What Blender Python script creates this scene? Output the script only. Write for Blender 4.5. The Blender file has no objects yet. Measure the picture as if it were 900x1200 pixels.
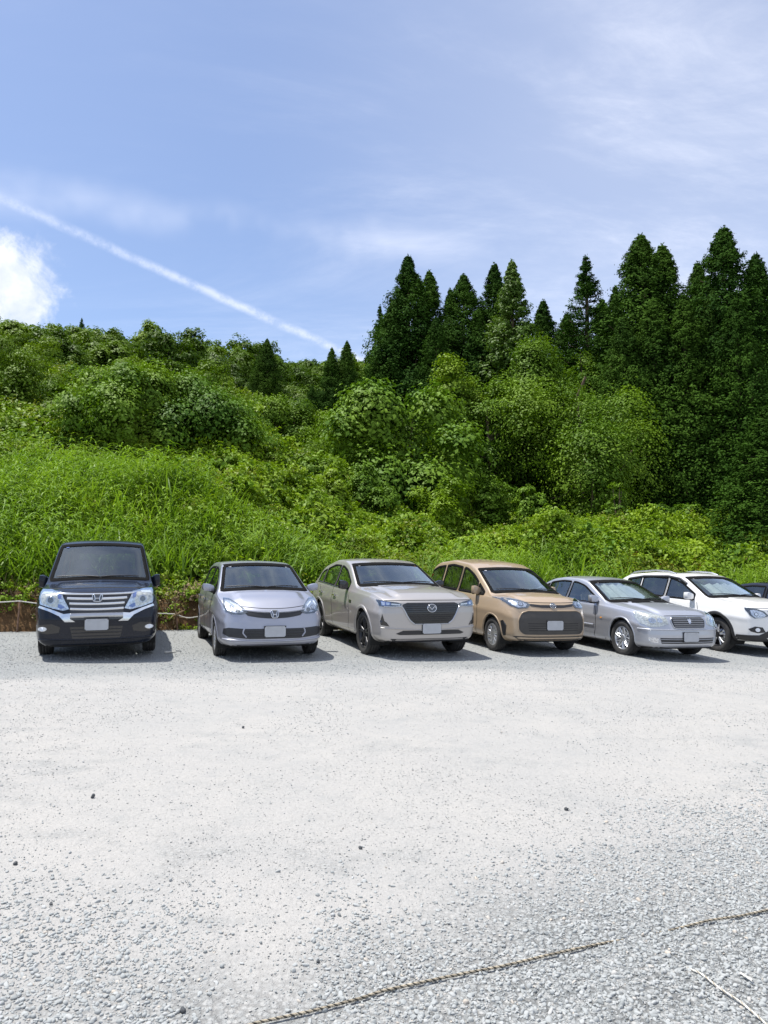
import bpy, bmesh, math, random
import numpy as np
from mathutils import Vector, Matrix, noise as mnoise
from mathutils.bvhtree import BVHTree

random.seed(7)
rng = np.random.default_rng(7)
R = math.radians
COL = bpy.context.scene.collection
SC = bpy.context.scene

# ------------------------------------------------------------------ camera
F = 870.0                      # focal length in pixels of the 900 x 1200 photograph
CAMZ = 1.66
PITCH = math.atan(50 / F)
cam = bpy.data.cameras.new('camera')
cam.sensor_fit = 'HORIZONTAL'; cam.sensor_width = 36.0; cam.lens = 36.0 * F / 900.0
cam.clip_start = 0.05; cam.clip_end = 6000
camo = bpy.data.objects.new('camera', cam); COL.objects.link(camo)
camo.location = (0, 0, CAMZ); camo.rotation_euler = (math.pi / 2 + PITCH, 0, 0)
SC.camera = camo

# ------------------------------------------------------------------ light
SUN_EL = R(71)
SUN_AZ = Vector((-0.78, 0.26, 0)).normalized()      # horizontal direction towards the sun
sdir = Vector((SUN_AZ.x * math.cos(SUN_EL), SUN_AZ.y * math.cos(SUN_EL), math.sin(SUN_EL)))
sl = bpy.data.lights.new('sun', 'SUN'); sl.energy = 5.0; sl.angle = R(0.6); sl.color = (1.0, 0.965, 0.90)
so = bpy.data.objects.new('sun', sl); COL.objects.link(so)
so.rotation_euler = (-sdir).to_track_quat('-Z', 'Y').to_euler()
SC.view_settings.view_transform = 'Standard'; SC.view_settings.look = 'None'
SC.view_settings.gamma = 1.0; SC.view_settings.exposure = 0.28
SC.cycles.max_bounces = 6; SC.cycles.diffuse_bounces = 2; SC.cycles.glossy_bounces = 3
SC.cycles.transmission_bounces = 3; SC.cycles.transparent_max_bounces = 8

def px_dir(px, py):
    cx = (px - 450) / F; up = (600 - py) / F
    c, s = math.cos(PITCH), math.sin(PITCH)
    return Vector((cx, c - up * s, s + up * c))

# ------------------------------------------------------------------ node helper
class NT:
    def __init__(s, tree): s.t = tree; s.n = tree.nodes; s.l = tree.links
    def add(s, typ, **kw):
        n = s.n.new(typ)
        for k, v in kw.items(): setattr(n, k, v)
        return n
    def _in(s, n, i, v):
        sock = n.inputs[i]
        if isinstance(v, bpy.types.NodeSocket): s.l.new(v, sock)
        elif v is not None: sock.default_value = v
    def math(s, op, a, b=None, c=None, clamp=False):
        n = s.add('ShaderNodeMath', operation=op); n.use_clamp = clamp
        s._in(n, 0, a)
        if b is not None: s._in(n, 1, b)
        if c is not None: s._in(n, 2, c)
        return n.outputs[0]
    def vmath(s, op, a, b=None, out=0):
        n = s.add('ShaderNodeVectorMath', operation=op); s._in(n, 0, a)
        if b is not None: s._in(n, 1, b)
        return n.outputs[out]
    def ss(s, v, a, b, lo=0.0, hi=1.0):
        n = s.add('ShaderNodeMapRange', interpolation_type='SMOOTHSTEP')
        s._in(n, 'Value', v); n.inputs['From Min'].default_value = a; n.inputs['From Max'].default_value = b
        n.inputs['To Min'].default_value = lo; n.inputs['To Max'].default_value = hi
        return n.outputs[0]
    def noise(s, vec, scale, detail=4, rough=0.55, dist=0.0, out=0):
        n = s.add('ShaderNodeTexNoise'); s._in(n, 'Vector', vec)
        n.inputs['Scale'].default_value = scale; n.inputs['Detail'].default_value = detail
        n.inputs['Roughness'].default_value = rough; n.inputs['Distortion'].default_value = dist
        return n.outputs[out]
    def mix(s, f, a, b):
        n = s.add('ShaderNodeMix', data_type='RGBA')
        s._in(n, 0, f); s._in(n, 6, a); s._in(n, 7, b); return n.outputs[2]
    def ramp(s, f, stops):
        n = s.add('ShaderNodeValToRGB'); s._in(n, 0, f)
        e = n.color_ramp.elements
        while len(e) < len(stops): e.new(0.5)
        for el, (p, c) in zip(e, stops): el.position = p; el.color = (*c, 1)
        return n.outputs[0]

def C4(c): return (c[0], c[1], c[2], 1)

# ------------------------------------------------------------------ world: sky, cirrus, contrail, cumulus
w = bpy.data.worlds.new('World'); SC.world = w; w.use_nodes = True
T = NT(w.node_tree); T.n.clear()
sky = T.add('ShaderNodeTexSky', sky_type='NISHITA')
sky.sun_disc = False; sky.sun_elevation = SUN_EL
sky.sun_rotation = math.atan2(SUN_AZ.x, SUN_AZ.y)
sky.altitude = 600; sky.air_density = 1.0; sky.dust_density = 1.6; sky.ozone_density = 2.0
tc = T.add('ShaderNodeTexCoord'); D = tc.outputs['Generated']
sep = T.add('ShaderNodeSeparateXYZ'); T.l.new(D, sep.inputs[0])
dz = T.math('MAXIMUM', sep.outputs[2], 0.03)
zz = T.math('ADD', dz, 0.12)
cmb = T.add('ShaderNodeCombineXYZ'); T.l.new(T.math('DIVIDE', sep.outputs[0], zz), cmb.inputs[0]); T.l.new(T.math('DIVIDE', sep.outputs[1], zz), cmb.inputs[1])
plane = cmb.outputs[0]
rot = T.add('ShaderNodeMapping'); T.l.new(plane, rot.inputs[0]); rot.inputs['Rotation'].default_value = (0, 0, R(24)); rot.inputs['Scale'].default_value = (0.42, 1.0, 1)
n1 = T.noise(rot.outputs[0], 1.5, 9, 0.66, 0.9)
n2 = T.noise(plane, 0.55, 3, 0.5, 0.3)
east = T.ss(sep.outputs[0], -0.22, 0.36, 0.0, 1.0)
cir = T.math('MULTIPLY', T.ss(n1, 0.40, 0.85), T.ss(n2, 0.30, 0.62))
fibre = T.noise(rot.outputs[0], 7.0, 8, 0.7, 1.2)
cir = T.math('MULTIPLY', cir, T.ss(fibre, 0.25, 0.70, 0.45, 1.25))
veil = T.math('MULTIPLY', east, T.ss(n2, 0.2, 0.6, 0.30, 1.0))
cirA = T.math('MULTIPLY', cir, T.math('MULTIPLY_ADD', east, 0.24, 0.24))
cirA = T.math('ADD', T.math('MULTIPLY_ADD', veil, 0.20, cirA), 0.085)
cirA = T.math('MULTIPLY', cirA, T.ss(sep.outputs[2], 0.0, 0.25, 0.6, 1.0))
# thin band above the ridge
d1, d2 = px_dir(60, 235).normalized(), px_dir(560, 292).normalized()
def arc(dA, dB): return dA.cross(dB).normalized()
def arcdist(nv, warp, amp):
    dd = T.vmath('DOT_PRODUCT', D, tuple(nv), out=1)
    return T.math('ADD', dd, T.math('MULTIPLY', T.math('SUBTRACT', warp, 0.5), amp))
wob = T.noise(D, 9, 3, 0.5)
band = T.math('ABSOLUTE', arcdist(arc(d1, d2), wob, 0.05))
bandm = T.ss(band, 0.0, 0.032, 1.0, 0.0)
bandm = T.math('MULTIPLY', bandm, T.ss(T.noise(D, 5, 4, 0.6), 0.35, 0.65))
bandm = T.math('MULTIPLY', bandm, T.ss(sep.outputs[0], 0.02, 0.16, 0.17, 0.0))
# contrail
c1, c2 = px_dir(0, 232).normalized(), px_dir(200, 323).normalized()
c3 = px_dir(400, 412).normalized()
wob2 = T.noise(D, 26, 4, 0.6)
ad = T.math('ABSOLUTE', arcdist(arc(c1, c3), wob2, 0.007))
trail = T.ss(ad, 0.0, 0.0085, 0.95, 0.0)
tn = T.noise(D, 34, 6, 0.7)
trail = T.math('MULTIPLY', trail, T.ss(tn, 0.32, 0.66, 0.15, 1.0))
trail = T.math('MULTIPLY', trail, T.ss(sep.outputs[0], -0.50, -0.20, 0.20, 0.40))
trail = T.math('MULTIPLY', trail, T.ss(sep.outputs[0], 0.0, 0.05, 1.0, 0.0))
trail = T.math('MULTIPLY', trail, T.ss(sep.outputs[1], 0.0, 0.1))
# cumulus at the left edge
cu = T.vmath('SUBTRACT', D, tuple(px_dir(2, 332).normalized()))
cn = T.noise(D, 14, 7, 0.62, 0.4)
cud = T.vmath('LENGTH', T.vmath('MULTIPLY', cu, (1.0, 1.0, 1.15)), out=1)
cud = T.math('ADD', cud, T.math('MULTIPLY', T.math('SUBTRACT', cn, 0.5), 0.17))
cum = T.ss(cud, 0.040, 0.088, 0.92, 0.0)
# broken cumulus in the half of the sky behind the camera
bn_ = T.noise(T.vmath('MULTIPLY', D, (1, 1, 1.6)), 4.2, 7, 0.58, 0.3)
back = T.math('MULTIPLY', T.ss(bn_, 0.40, 0.60, 0.0, 0.5), T.math('MAXIMUM', T.ss(sep.outputs[1], -0.02, -0.35), T.ss(sep.outputs[2], 0.66, 0.78)))
cum = T.math('MAXIMUM', cum, back)
tot = T.math('ADD', T.math('ADD', cirA, bandm), trail, clamp=True)
SKYGAIN = 0.138
skyc = T.vmath('MULTIPLY', sky.outputs[0], (0.84, 0.92, 1.04))
cloudc = T.mix(tot, skyc, (7.9, 8.0, 8.6, 1))
cushade = T.mix(T.ss(T.noise(D, 22, 4, 0.6), 0.35, 0.7), (5.3, 5.7, 6.7, 1), (7.2, 7.3, 7.6, 1))
cloudc = T.mix(cum, cloudc, cushade)
bg = T.add('ShaderNodeBackground'); T.l.new(cloudc, bg.inputs[0]); bg.inputs[1].default_value = SKYGAIN
ow = T.add('ShaderNodeOutputWorld'); T.l.new(bg.outputs[0], ow.inputs[0])

# ------------------------------------------------------------------ object helpers
def tag(o, label=None, cat=None, group=None, kind=None):
    if label: o['label'] = label
    if cat: o['category'] = cat
    if group: o['group'] = group
    if kind: o['kind'] = kind
    return o

def link(o, parent=None):
    COL.objects.link(o)
    if parent is not None: o.parent = parent
    return o

def empty(name, loc=(0, 0, 0), rot=(0, 0, 0)):
    o = bpy.data.objects.new(name, None); o.location = loc; o.rotation_euler = rot
    o.empty_display_size = 0.2
    return link(o)

def mesh_np(name, V, Fq, mats, smooth=False, midx=None):
    """V (n,3), Fq (m,k) constant-size faces"""
    V = np.asarray(V, dtype=np.float32); Fq = np.asarray(Fq, dtype=np.int32)
    me = bpy.data.meshes.new(name)
    me.vertices.add(len(V)); me.vertices.foreach_set('co', V.ravel())
    k = Fq.shape[1]
    me.loops.add(Fq.size); me.loops.foreach_set('vertex_index', Fq.ravel())
    me.polygons.add(len(Fq))
    me.polygons.foreach_set('loop_start', np.arange(0, Fq.size, k, dtype=np.int32))
    if smooth: me.polygons.foreach_set('use_smooth', np.ones(len(Fq), dtype=bool))
    for m in (mats if isinstance(mats, (list, tuple)) else [mats]): me.materials.append(m)
    if midx is not None: me.polygons.foreach_set('material_index', np.asarray(midx, dtype=np.int32))
    me.update(calc_edges=True)
    return me

def obj(name, me, parent=None, loc=None):
    o = bpy.data.objects.new(name, me)
    if loc is not None: o.location = loc
    return link(o, parent)

def bm_obj(name, bm, mat, parent=None, smooth=True, sharp=40):
    me = bpy.data.meshes.new(name)
    if smooth:
        for f in bm.faces: f.smooth = True
        bm.normal_update()
        for e in bm.edges:
            if len(e.link_faces) == 2 and e.calc_face_angle(0) > R(sharp): e.smooth = False
    bm.to_mesh(me); bm.free()
    me.materials.append(mat)
    return obj(name, me, parent)

# numpy value noise
_H = np.random.default_rng(3).random((256, 256))
def vnoise(x, y, s=1.0, ox=0.0):
    x = np.asarray(x, float) * s + 31.7 + ox; y = np.asarray(y, float) * s + 17.3 + ox
    xi = np.floor(x).astype(int); yi = np.floor(y).astype(int); fx = x - xi; fy = y - yi
    fx = fx * fx * (3 - 2 * fx); fy = fy * fy * (3 - 2 * fy)
    g = lambda a, b: _H[a % 256, b % 256]
    return (g(xi, yi) * (1 - fx) + g(xi + 1, yi) * fx) * (1 - fy) + (g(xi, yi + 1) * (1 - fx) + g(xi + 1, yi + 1) * fx) * fy
def fbm(x, y, s=1.0, o=4, ox=0.0):
    t = 0; a = 0.5
    for k in range(o): t = t + a * vnoise(x, y, s * 2 ** k, ox + 9.1 * k); a *= 0.5
    return t
def sstep(a, b, v):
    t = np.clip((np.asarray(v, float) - a) / (b - a), 0, 1); return t * t * (3 - 2 * t)

# ------------------------------------------------------------------ ground shape
def G(x, y):
    x = np.asarray(x, float); gx = [-40, -6, -4.6, -2.8, -.36, 2, 4.5, 7, 12, 24]; gh = [.15, .13, .09, .015, -.045, -.116, -.20, -.362, -.53, -.83]
    return sum(np.interp(x + o_, gx, gh) for o_ in (-.8, -.4, 0, .4, .8)) / 5 + 0.0 * y
def bank_y(x):
    return 15.5 + 0.30 * (np.clip(x, -30, 40) + 5.0) + 0.5 * (vnoise(x, x * 0, 0.5) - 0.5)
def hill(x, y):
    x = np.asarray(x, float); y = np.asarray(y, float)
    d = y - bank_y(x)
    t = x / np.maximum(y, 10)
    wr = sstep(-0.30, 0.02, t)
    seg = lambda d, pts: np.interp(d, [p[0] for p in pts], [p[1] for p in pts])
    PL = seg(d, [(0, 0), (14, 4.0), (30, 9.0), (60, 18.0), (150, 41.4), (190, 41.4), (400, 20)])
    PR = seg(d, [(0, 0), (8, 1.0), (22, 3.1), (45, 5.5), (70, 14), (150, 40), (190, 40), (400, 10)])
    ridge = 1.0 + 0.10 * np.sin(x / 23.0) * sstep(60, 150, d)
    bump = (fbm(x, y, 0.05, 4) - 0.47) * 6 * sstep(15, 60, d) + (fbm(x, y, 0.22, 3, 5) - 0.44) * 2.4 * sstep(1.5, 7, d)
    cut = 0.58 * sstep(0.0, 0.55, d) * (0.75 + 0.5 * vnoise(x, y, 1.4))
    z = (PL * (1 - wr) + PR * wr) * ridge + bump + cut
    return G(x, y) + np.where(d < 0, -0.25 + d * 0.02, z - 0.05)
def ground_pt(px, py):
    dv = px_dir(px, py); zg = 0.0
    for _ in range(8):
        k = (zg - CAMZ) / dv.z; zg = float(G(dv.x * k, dv.y * k))
    return Vector((dv.x * k, dv.y * k, zg))
# ------------------------------------------------------------------ materials
def new_mat(name):
    m = bpy.data.materials.new(name); m.use_nodes = True
    t = NT(m.node_tree); b = t.n['Principled BSDF']
    return m, t, b
def simple(name, col, rough=0.5, metal=0.0, coat=0.0, var=0.10, vscale=8.0, bump=0.0, spec=0.5):
    m, t, b = new_mat(name)
    tc = t.add('ShaderNodeTexCoord')
    n = t.noise(tc.outputs['Object'], vscale, 4)
    c = t.mix(t.ss(n, 0.3, 0.7), C4([v * (1 - var) for v in col]), C4([min(1, v * (1 + var)) for v in col]))
    t.l.new(c, b.inputs['Base Color'])
    b.inputs['Roughness'].default_value = rough; b.inputs['Metallic'].default_value = metal
    b.inputs['Coat Weight'].default_value = coat; b.inputs['Coat Roughness'].default_value = 0.04
    b.inputs['Specular IOR Level'].default_value = spec
    if bump:
        bn = t.add('ShaderNodeBump'); bn.inputs['Strength'].default_value = bump; bn.inputs['Distance'].default_value = 0.01
        t.l.new(t.noise(tc.outputs['Object'], vscale * 6, 3), bn.inputs['Height']); t.l.new(bn.outputs[0], b.inputs['Normal'])
    return m
def paint(name, col, metal=0.5, rough=0.32, dust=0.10, coat=0.8, spec=0.5):
    """car paint with clear coat, fine flake variation and a dusty lower edge; the inside of the shell is dark trim"""
    m, t, b = new_mat(name)
    tc = t.add('ShaderNodeTexCoord'); P = tc.outputs['Object']
    sp = t.add('ShaderNodeSeparateXYZ'); t.l.new(P, sp.inputs[0])
    fl = t.noise(P, 260, 2)
    c = t.mix(t.ss(fl, 0.3, 0.7), C4([v * .96 for v in col]), C4([min(1, v * 1.04) for v in col]))
    low = t.ss(sp.outputs[2], 0.15, 0.55, 1.0, 0.0)
    dn = t.ss(t.noise(P, 5, 5, 0.65), 0.3, 0.75)
    df = t.math('MULTIPLY', t.math('ADD', t.math('MULTIPLY', low, 0.55), 0.18), t.math('MULTIPLY', dn, dust * 4), clamp=True)
    c = t.mix(df, c, (0.42, 0.39, 0.34, 1))
    t.l.new(c, b.inputs['Base Color'])
    b.inputs['Metallic'].default_value = metal
    t.l.new(t.math('MULTIPLY_ADD', df, 0.35, rough), b.inputs['Roughness'])
    b.inputs['Coat Weight'].default_value = coat; b.inputs['Specular IOR Level'].default_value = spec
    t.l.new(t.math('MULTIPLY_ADD', df, 0.3, 0.03), b.inputs['Coat Roughness'])
    geo = t.add('ShaderNodeNewGeometry')
    d2 = t.add('ShaderNodeBsdfDiffuse'); d2.inputs[0].default_value = (0.02, 0.02, 0.02, 1)
    mx = t.add('ShaderNodeMixShader'); t.l.new(geo.outputs['Backfacing'], mx.inputs[0])
    t.l.new(b.outputs[0], mx.inputs[1]); t.l.new(d2.outputs[0], mx.inputs[2])
    t.l.new(mx.outputs[0], t.n['Material Output'].inputs[0])
    return m
def glass(name, tint=(0.55, 0.62, 0.60), refl=1.0, rough=0.02):
    m, t, b = new_mat(name); t.n.remove(b)
    tr = t.add('ShaderNodeBsdfTransparent'); tr.inputs[0].default_value = C4(tint)
    gl = t.add('ShaderNodeBsdfGlossy'); gl.inputs['Roughness'].default_value = rough; gl.inputs[0].default_value = (0.84, 0.95, 1.0, 1)
    ge = t.add('ShaderNodeNewGeometry')
    cs = t.math('ABSOLUTE', t.vmath('DOT_PRODUCT', ge.outputs['Normal'], ge.outputs['Incoming'], out=1))
    sch = t.math('MULTIPLY_ADD', t.math('POWER', t.math('SUBTRACT', 1.0, cs), 5.0), 0.955, 0.045)     # both faces of the pane, the same from inside and outside
    f = t.math('MULTIPLY', sch, 2.7 * refl, clamp=True)
    mx = t.add('ShaderNodeMixShader'); t.l.new(f, mx.inputs[0]); t.l.new(tr.outputs[0], mx.inputs[1]); t.l.new(gl.outputs[0], mx.inputs[2])
    # thin film of dust
    df = t.add('ShaderNodeBsdfDiffuse'); df.inputs[0].default_value = (0.5, 0.5, 0.47, 1)
    tc = t.add('ShaderNodeTexCoord')
    m2 = t.add('ShaderNodeMixShader'); t.l.new(t.ss(t.noise(tc.outputs['Object'], 3, 5), 0.3, 0.8, 0.0, 0.03), m2.inputs[0])
    t.l.new(mx.outputs[0], m2.inputs[1]); t.l.new(df.outputs[0], m2.inputs[2])
    t.l.new(m2.outputs[0], t.n['Material Output'].inputs[0])
    return m
M = {}
M['trim'] = simple('black trim plastic', (0.022, 0.022, 0.024), 0.45)
M['seal'] = simple('window rubber', (0.012, 0.012, 0.012), 0.9, spec=0.05)
M['gloss_black'] = simple('gloss black', (0.01, 0.01, 0.011), 0.12, coat=0.6)
M['rubber'] = simple('tyre rubber', (0.035, 0.034, 0.033), 0.85, var=0.35, bump=0.4)
M['chrome'] = simple('chrome', (0.75, 0.76, 0.78), 0.12, 1.0, var=0.03)
M['dim_chrome'] = simple('satin chrome', (0.50, 0.51, 0.53), 0.28, 1.0, var=0.04)
M['alloy'] = simple('silver alloy', (0.60, 0.61, 0.63), 0.32, 0.8, var=0.06)
M['black_alloy'] = simple('black alloy', (0.03, 0.03, 0.032), 0.3, 0.5)
M['mid_alloy'] = simple('grey alloy', (0.30, 0.31, 0.33), 0.3, 0.8)
M['glass'] = glass('window glass', (0.62, 0.68, 0.66))
M['privacy'] = glass('tinted glass', (0.22, 0.25, 0.24))
M['lamp_glass'] = glass('lamp glass', (0.93, 0.95, 0.97), 1.0)
M['reflector'] = simple('lamp reflector', (0.62, 0.64, 0.68), 0.2, 0.85, var=0.3, vscale=40)
M['lamp_dark'] = simple('lamp housing', (0.06, 0.065, 0.075), 0.25, 0.3, coat=1)
M['aged_lamp'] = simple('aged lamp lens', (0.62, 0.60, 0.52), 0.18, 0.35, coat=1, var=0.3, vscale=30)
M['lamp_white'] = simple('lamp white', (0.8, 0.82, 0.85), 0.15, 0.1, coat=1)
M['lamp_blue'] = simple('blue lens', (0.10, 0.16, 0.42), 0.12, 0.3, coat=1)
M['amber'] = simple('amber lens', (0.7, 0.3, 0.05), 0.2, coat=1)
M['red'] = simple('red lens', (0.35, 0.01, 0.01), 0.15, coat=1)
M['plate'] = simple('number plate white', (0.44, 0.45, 0.47), 0.5, var=0.05)
M['seat'] = simple('seat cloth', (0.045, 0.045, 0.05), 0.9, bump=0.3)
M['seat_light'] = simple('beige seat cloth', (0.22, 0.19, 0.16), 0.9, bump=0.3)
M['dash'] = simple('dashboard', (0.04, 0.04, 0.042), 0.7)
M['dash_grey'] = simple('grey dashboard', (0.24, 0.25, 0.25), 0.7)
M['foil'] = simple('silver sunshade', (0.84, 0.87, 0.87), 0.5, 0.1, var=0.06, vscale=5)
M['under'] = simple('underbody', (0.012, 0.012, 0.012), 0.9)

def leaf_mat(name, ca, cb, cc=None, spec=0.2, trans=0.19, rough=0.52, objvar=0.35, yellow=0.0, nscale=0.35):
    m, t, b = new_mat(name)
    oi = t.add('ShaderNodeObjectInfo'); geo = t.add('ShaderNodeNewGeometry')
    n = t.noise(geo.outputs['Position'], nscale, 3)
    n2 = t.noise(geo.outputs['Position'], 7.0, 2)
    c = t.mix(t.ss(n, 0.32, 0.68), C4(ca), C4(cb))
    c = t.mix(t.math('MULTIPLY', t.ss(n2, 0.35, 0.75), 0.6), c, C4(cc or [v * 1.25 for v in cb]))
    rv = t.math('MULTIPLY_ADD', oi.outputs['Random'], objvar, 1 - objvar / 2)
    hs = t.add('ShaderNodeHueSaturation'); t.l.new(c, hs.inputs['Color']); t.l.new(rv, hs.inputs['Value'])
    t.l.new(t.math('MULTIPLY_ADD', oi.outputs['Random'], -0.018, 0.500), hs.inputs['Hue'])
    t.l.new(hs.outputs[0], b.inputs['Base Color'])
    b.inputs['Roughness'].default_value = rough; b.inputs['Specular IOR Level'].default_value = spec
    tl = t.add('ShaderNodeBsdfTranslucent')
    yl = t.vmath('MULTIPLY', hs.outputs[0], (1.25, 1.35, 0.5)); t.l.new(yl, tl.inputs[0])
    mx = t.add('ShaderNodeMixShader'); mx.inputs[0].default_value = trans
    t.l.new(b.outputs[0], mx.inputs[1]); t.l.new(tl.outputs[0], mx.inputs[2])
    t.l.new(mx.outputs[0], t.n['Material Output'].inputs[0])
    return m
M['leaf'] = leaf_mat('broad leaves', (0.055, 0.130, 0.010), (0.145, 0.255, 0.020), spec=.12, rough=.55)
M['leaf_bright'] = leaf_mat('bright broad leaves', (0.065, 0.155, 0.018), (0.150, 0.265, 0.024), rough=0.55, spec=.12)
M['leaf_olive'] = leaf_mat('olive leaves', (0.065, 0.125, 0.018), (0.100, 0.170, 0.025))
M['leaf_hill'] = leaf_mat('hill leaves', (0.044, 0.102, 0.009), (0.118, 0.205, 0.018), nscale=0.06, objvar=0.6, trans=.20, spec=.1)
M['cedar'] = leaf_mat('cedar needles', (0.014, 0.046, 0.007), (0.048, 0.112, 0.013), spec=0.05, trans=0.10, rough=0.8, objvar=0.3)  # second tone raised to paint sunlit highlights into the needle colour
M['cedar_bright'] = leaf_mat('vine covered cedar leaves', (0.05, 0.115, 0.014), (0.09, 0.175, 0.02), trans=0.22)
M['grass'] = leaf_mat('reed grass', (0.120, 0.230, 0.020), (0.195, 0.325, 0.034), cc=(0.20, 0.34, 0.05), trans=0.32, rough=0.45, nscale=0.5)
M['under_leaf'] = leaf_mat('undergrowth leaves', (0.095, 0.185, 0.011), (0.195, 0.315, 0.020), trans=0.24, rough=0.5, spec=.15, nscale=0.45)
M['under_yellow'] = leaf_mat('yellow green leaves', (0.13, 0.19, 0.020), (0.19, 0.23, 0.028), trans=0.30, rough=0.45)
M['red_leaf'] = leaf_mat('reddish leaves', (0.16, 0.13, 0.02), (0.26, 0.12, 0.02), trans=0.3)
M['dry'] = simple('dry stems', (0.30, 0.22, 0.12), 0.9, var=0.4)
M['bark'] = simple('bark', (0.13, 0.09, 0.06), 0.95, var=0.4, bump=0.6)
M['dark_stone'] = simple('dark stone', (0.10, 0.105, 0.11), 0.85, var=0.4, bump=0.5)
M['rope_white'] = simple('white rope fibre', (0.66, 0.64, 0.58), 0.85, var=0.2, vscale=30)
M['rope_tan'] = simple('tan rope fibre', (0.36, 0.31, 0.23), 0.9, var=0.35, vscale=30)
M['rope_dark'] = simple('dark rope fibre', (0.05, 0.045, 0.035), 0.9, var=0.4, vscale=30)
M['wood'] = simple('weathered stake', (0.26, 0.16, 0.11), 0.9, var=0.35, bump=0.5)

# gravel sheet
m, t, b = new_mat('gravel and dust'); M['gravel'] = m
geo = t.add('ShaderNodeNewGeometry'); P = geo.outputs['Position']
sp = t.add('ShaderNodeSeparateXYZ'); t.l.new(P, sp.inputs[0])
X, Y = sp.outputs[0], sp.outputs[1]
vo = t.add('ShaderNodeTexVoronoi'); t.l.new(P, vo.inputs['Vector']); vo.inputs['Scale'].default_value = 46
vo2 = t.add('ShaderNodeTexVoronoi'); t.l.new(P, vo2.inputs['Vector']); vo2.inputs['Scale'].default_value = 110
n_big = t.noise(P, 0.55, 5, 0.6, 0.3); n_mid = t.noise(P, 3.2, 5, 0.65); n_fine = t.noise(P, 38, 4, 0.7)
mp = t.add('ShaderNodeMapping'); t.l.new(P, mp.inputs[0]); mp.inputs['Scale'].default_value = (0.35, 1.0, 1); mp.inputs['Rotation'].default_value = (0, 0, R(-12))
n_str = t.noise(mp.outputs[0], 1.3, 5, 0.6)
# loose gravel shows close by and in the strip in front of the cars; trodden dust in between
near = t.ss(t.math('ADD', t.math('MULTIPLY_ADD', X, -0.55, Y), t.math('MULTIPLY', t.math('SUBTRACT', n_big, 0.5), 2.4)), 2.6, 4.0, 1.0, 0.0)
row = t.math('MULTIPLY_ADD', X, -0.30, Y)
far = t.ss(t.math('ADD', row, t.math('MULTIPLY', t.math('SUBTRACT', n_str, 0.5), 2.6)), 10.2, 11.8)
gm = t.math('MAXIMUM', t.math('MULTIPLY', near, 0.85), t.math('MULTIPLY', far, 0.8))
patchy = t.math('MULTIPLY', t.ss(t.math('MULTIPLY_ADD', n_mid, 0.5, t.math('MULTIPLY', n_str, 0.5)), 0.50, 0.66), 0.38)
gm = t.math('MAXIMUM', gm, patchy)
dust = t.mix(t.ss(n_big, 0.3, 0.7), (0.378, 0.370, 0.354, 1), (0.415, 0.400, 0.376, 1))
dust = t.mix(t.math('MULTIPLY', t.ss(t.noise(P, 5, 6, 0.75), 0.45, 0.75), 0.45), dust, (0.30, 0.305, 0.30, 1))
dust = t.mix(t.math('MULTIPLY', t.ss(n_fine, 0.4, 0.7), 0.35), dust, (0.27, 0.268, 0.26, 1))
vcol = t.add('ShaderNodeSeparateColor'); t.l.new(vo.outputs['Color'], vcol.inputs[0])
stone = t.ramp(vcol.outputs[0], [(0.0, (0.22, 0.235, 0.235)), (0.4, (0.31, 0.325, 0.322)), (0.8, (0.38, 0.39, 0.382)), (1.0, (0.45, 0.45, 0.43))])
sfine = t.mix(t.ss(n_fine, 0.35, 0.65), (0.24, 0.255, 0.255, 1), (0.34, 0.352, 0.35, 1))
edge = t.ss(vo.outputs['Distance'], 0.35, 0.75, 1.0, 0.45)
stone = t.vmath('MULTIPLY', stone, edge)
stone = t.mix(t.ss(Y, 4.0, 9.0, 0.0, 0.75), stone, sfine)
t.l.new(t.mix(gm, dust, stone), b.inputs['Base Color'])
b.inputs['Roughness'].default_value = 0.95; b.inputs['Specular IOR Level'].default_value = 0.2
hgt = t.math('MULTIPLY', t.math('SUBTRACT', 1.0, vo.outputs['Distance']), t.math('MULTIPLY_ADD', gm, 0.9, 0.12))
hgt = t.math('ADD', hgt, t.math('MULTIPLY', t.math('SUBTRACT', 1.0, vo2.outputs['Distance']), t.math('MULTIPLY_ADD', gm, 0.35, 0.10)))
hgt = t.math('ADD', hgt, t.math('MULTIPLY', n_mid, 0.6))
hgt = t.math('ADD', hgt, t.math('MULTIPLY', n_fine, 0.9))
bn = t.add('ShaderNodeBump'); bn.inputs['Strength'].default_value = 0.9; bn.inputs['Distance'].default_value = 0.017
t.l.new(hgt, bn.inputs['Height']); t.l.new(bn.outputs[0], b.inputs['Normal'])

# loose stones
m, t, b = new_mat('loose stone'); M['stone'] = m
oi = t.add('ShaderNodeObjectInfo'); tc = t.add('ShaderNodeTexCoord')
c = t.ramp(oi.outputs['Random'], [(0, (0.21, 0.225, 0.225)), (0.08, (0.31, 0.325, 0.322)), (0.6, (0.365, 0.38, 0.374)), (0.95, (0.41, 0.418, 0.41)), (1.0, (0.48, 0.42, 0.35))])
c = t.mix(t.math('MULTIPLY', t.ss(t.noise(tc.outputs['Object'], 2.2, 4), 0.35, 0.7), 0.4), c, (0.40, 0.40, 0.385, 1))
t.l.new(c, b.inputs['Base Color']); b.inputs['Roughness'].default_value = 0.9; b.inputs['Specular IOR Level'].default_value = 0.25

m, t, b = new_mat('dusty pebble'); M['pebble'] = m
oi = t.add('ShaderNodeObjectInfo')
c = t.ramp(oi.outputs['Random'], [(0, (0.20, 0.205, 0.20)), (0.15, (0.33, 0.33, 0.32)), (0.6, (0.38, 0.375, 0.36)), (1.0, (0.43, 0.42, 0.395))])
t.l.new(c, b.inputs['Base Color']); b.inputs['Roughness'].default_value = 0.95; b.inputs['Specular IOR Level'].default_value = 0.15

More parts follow.
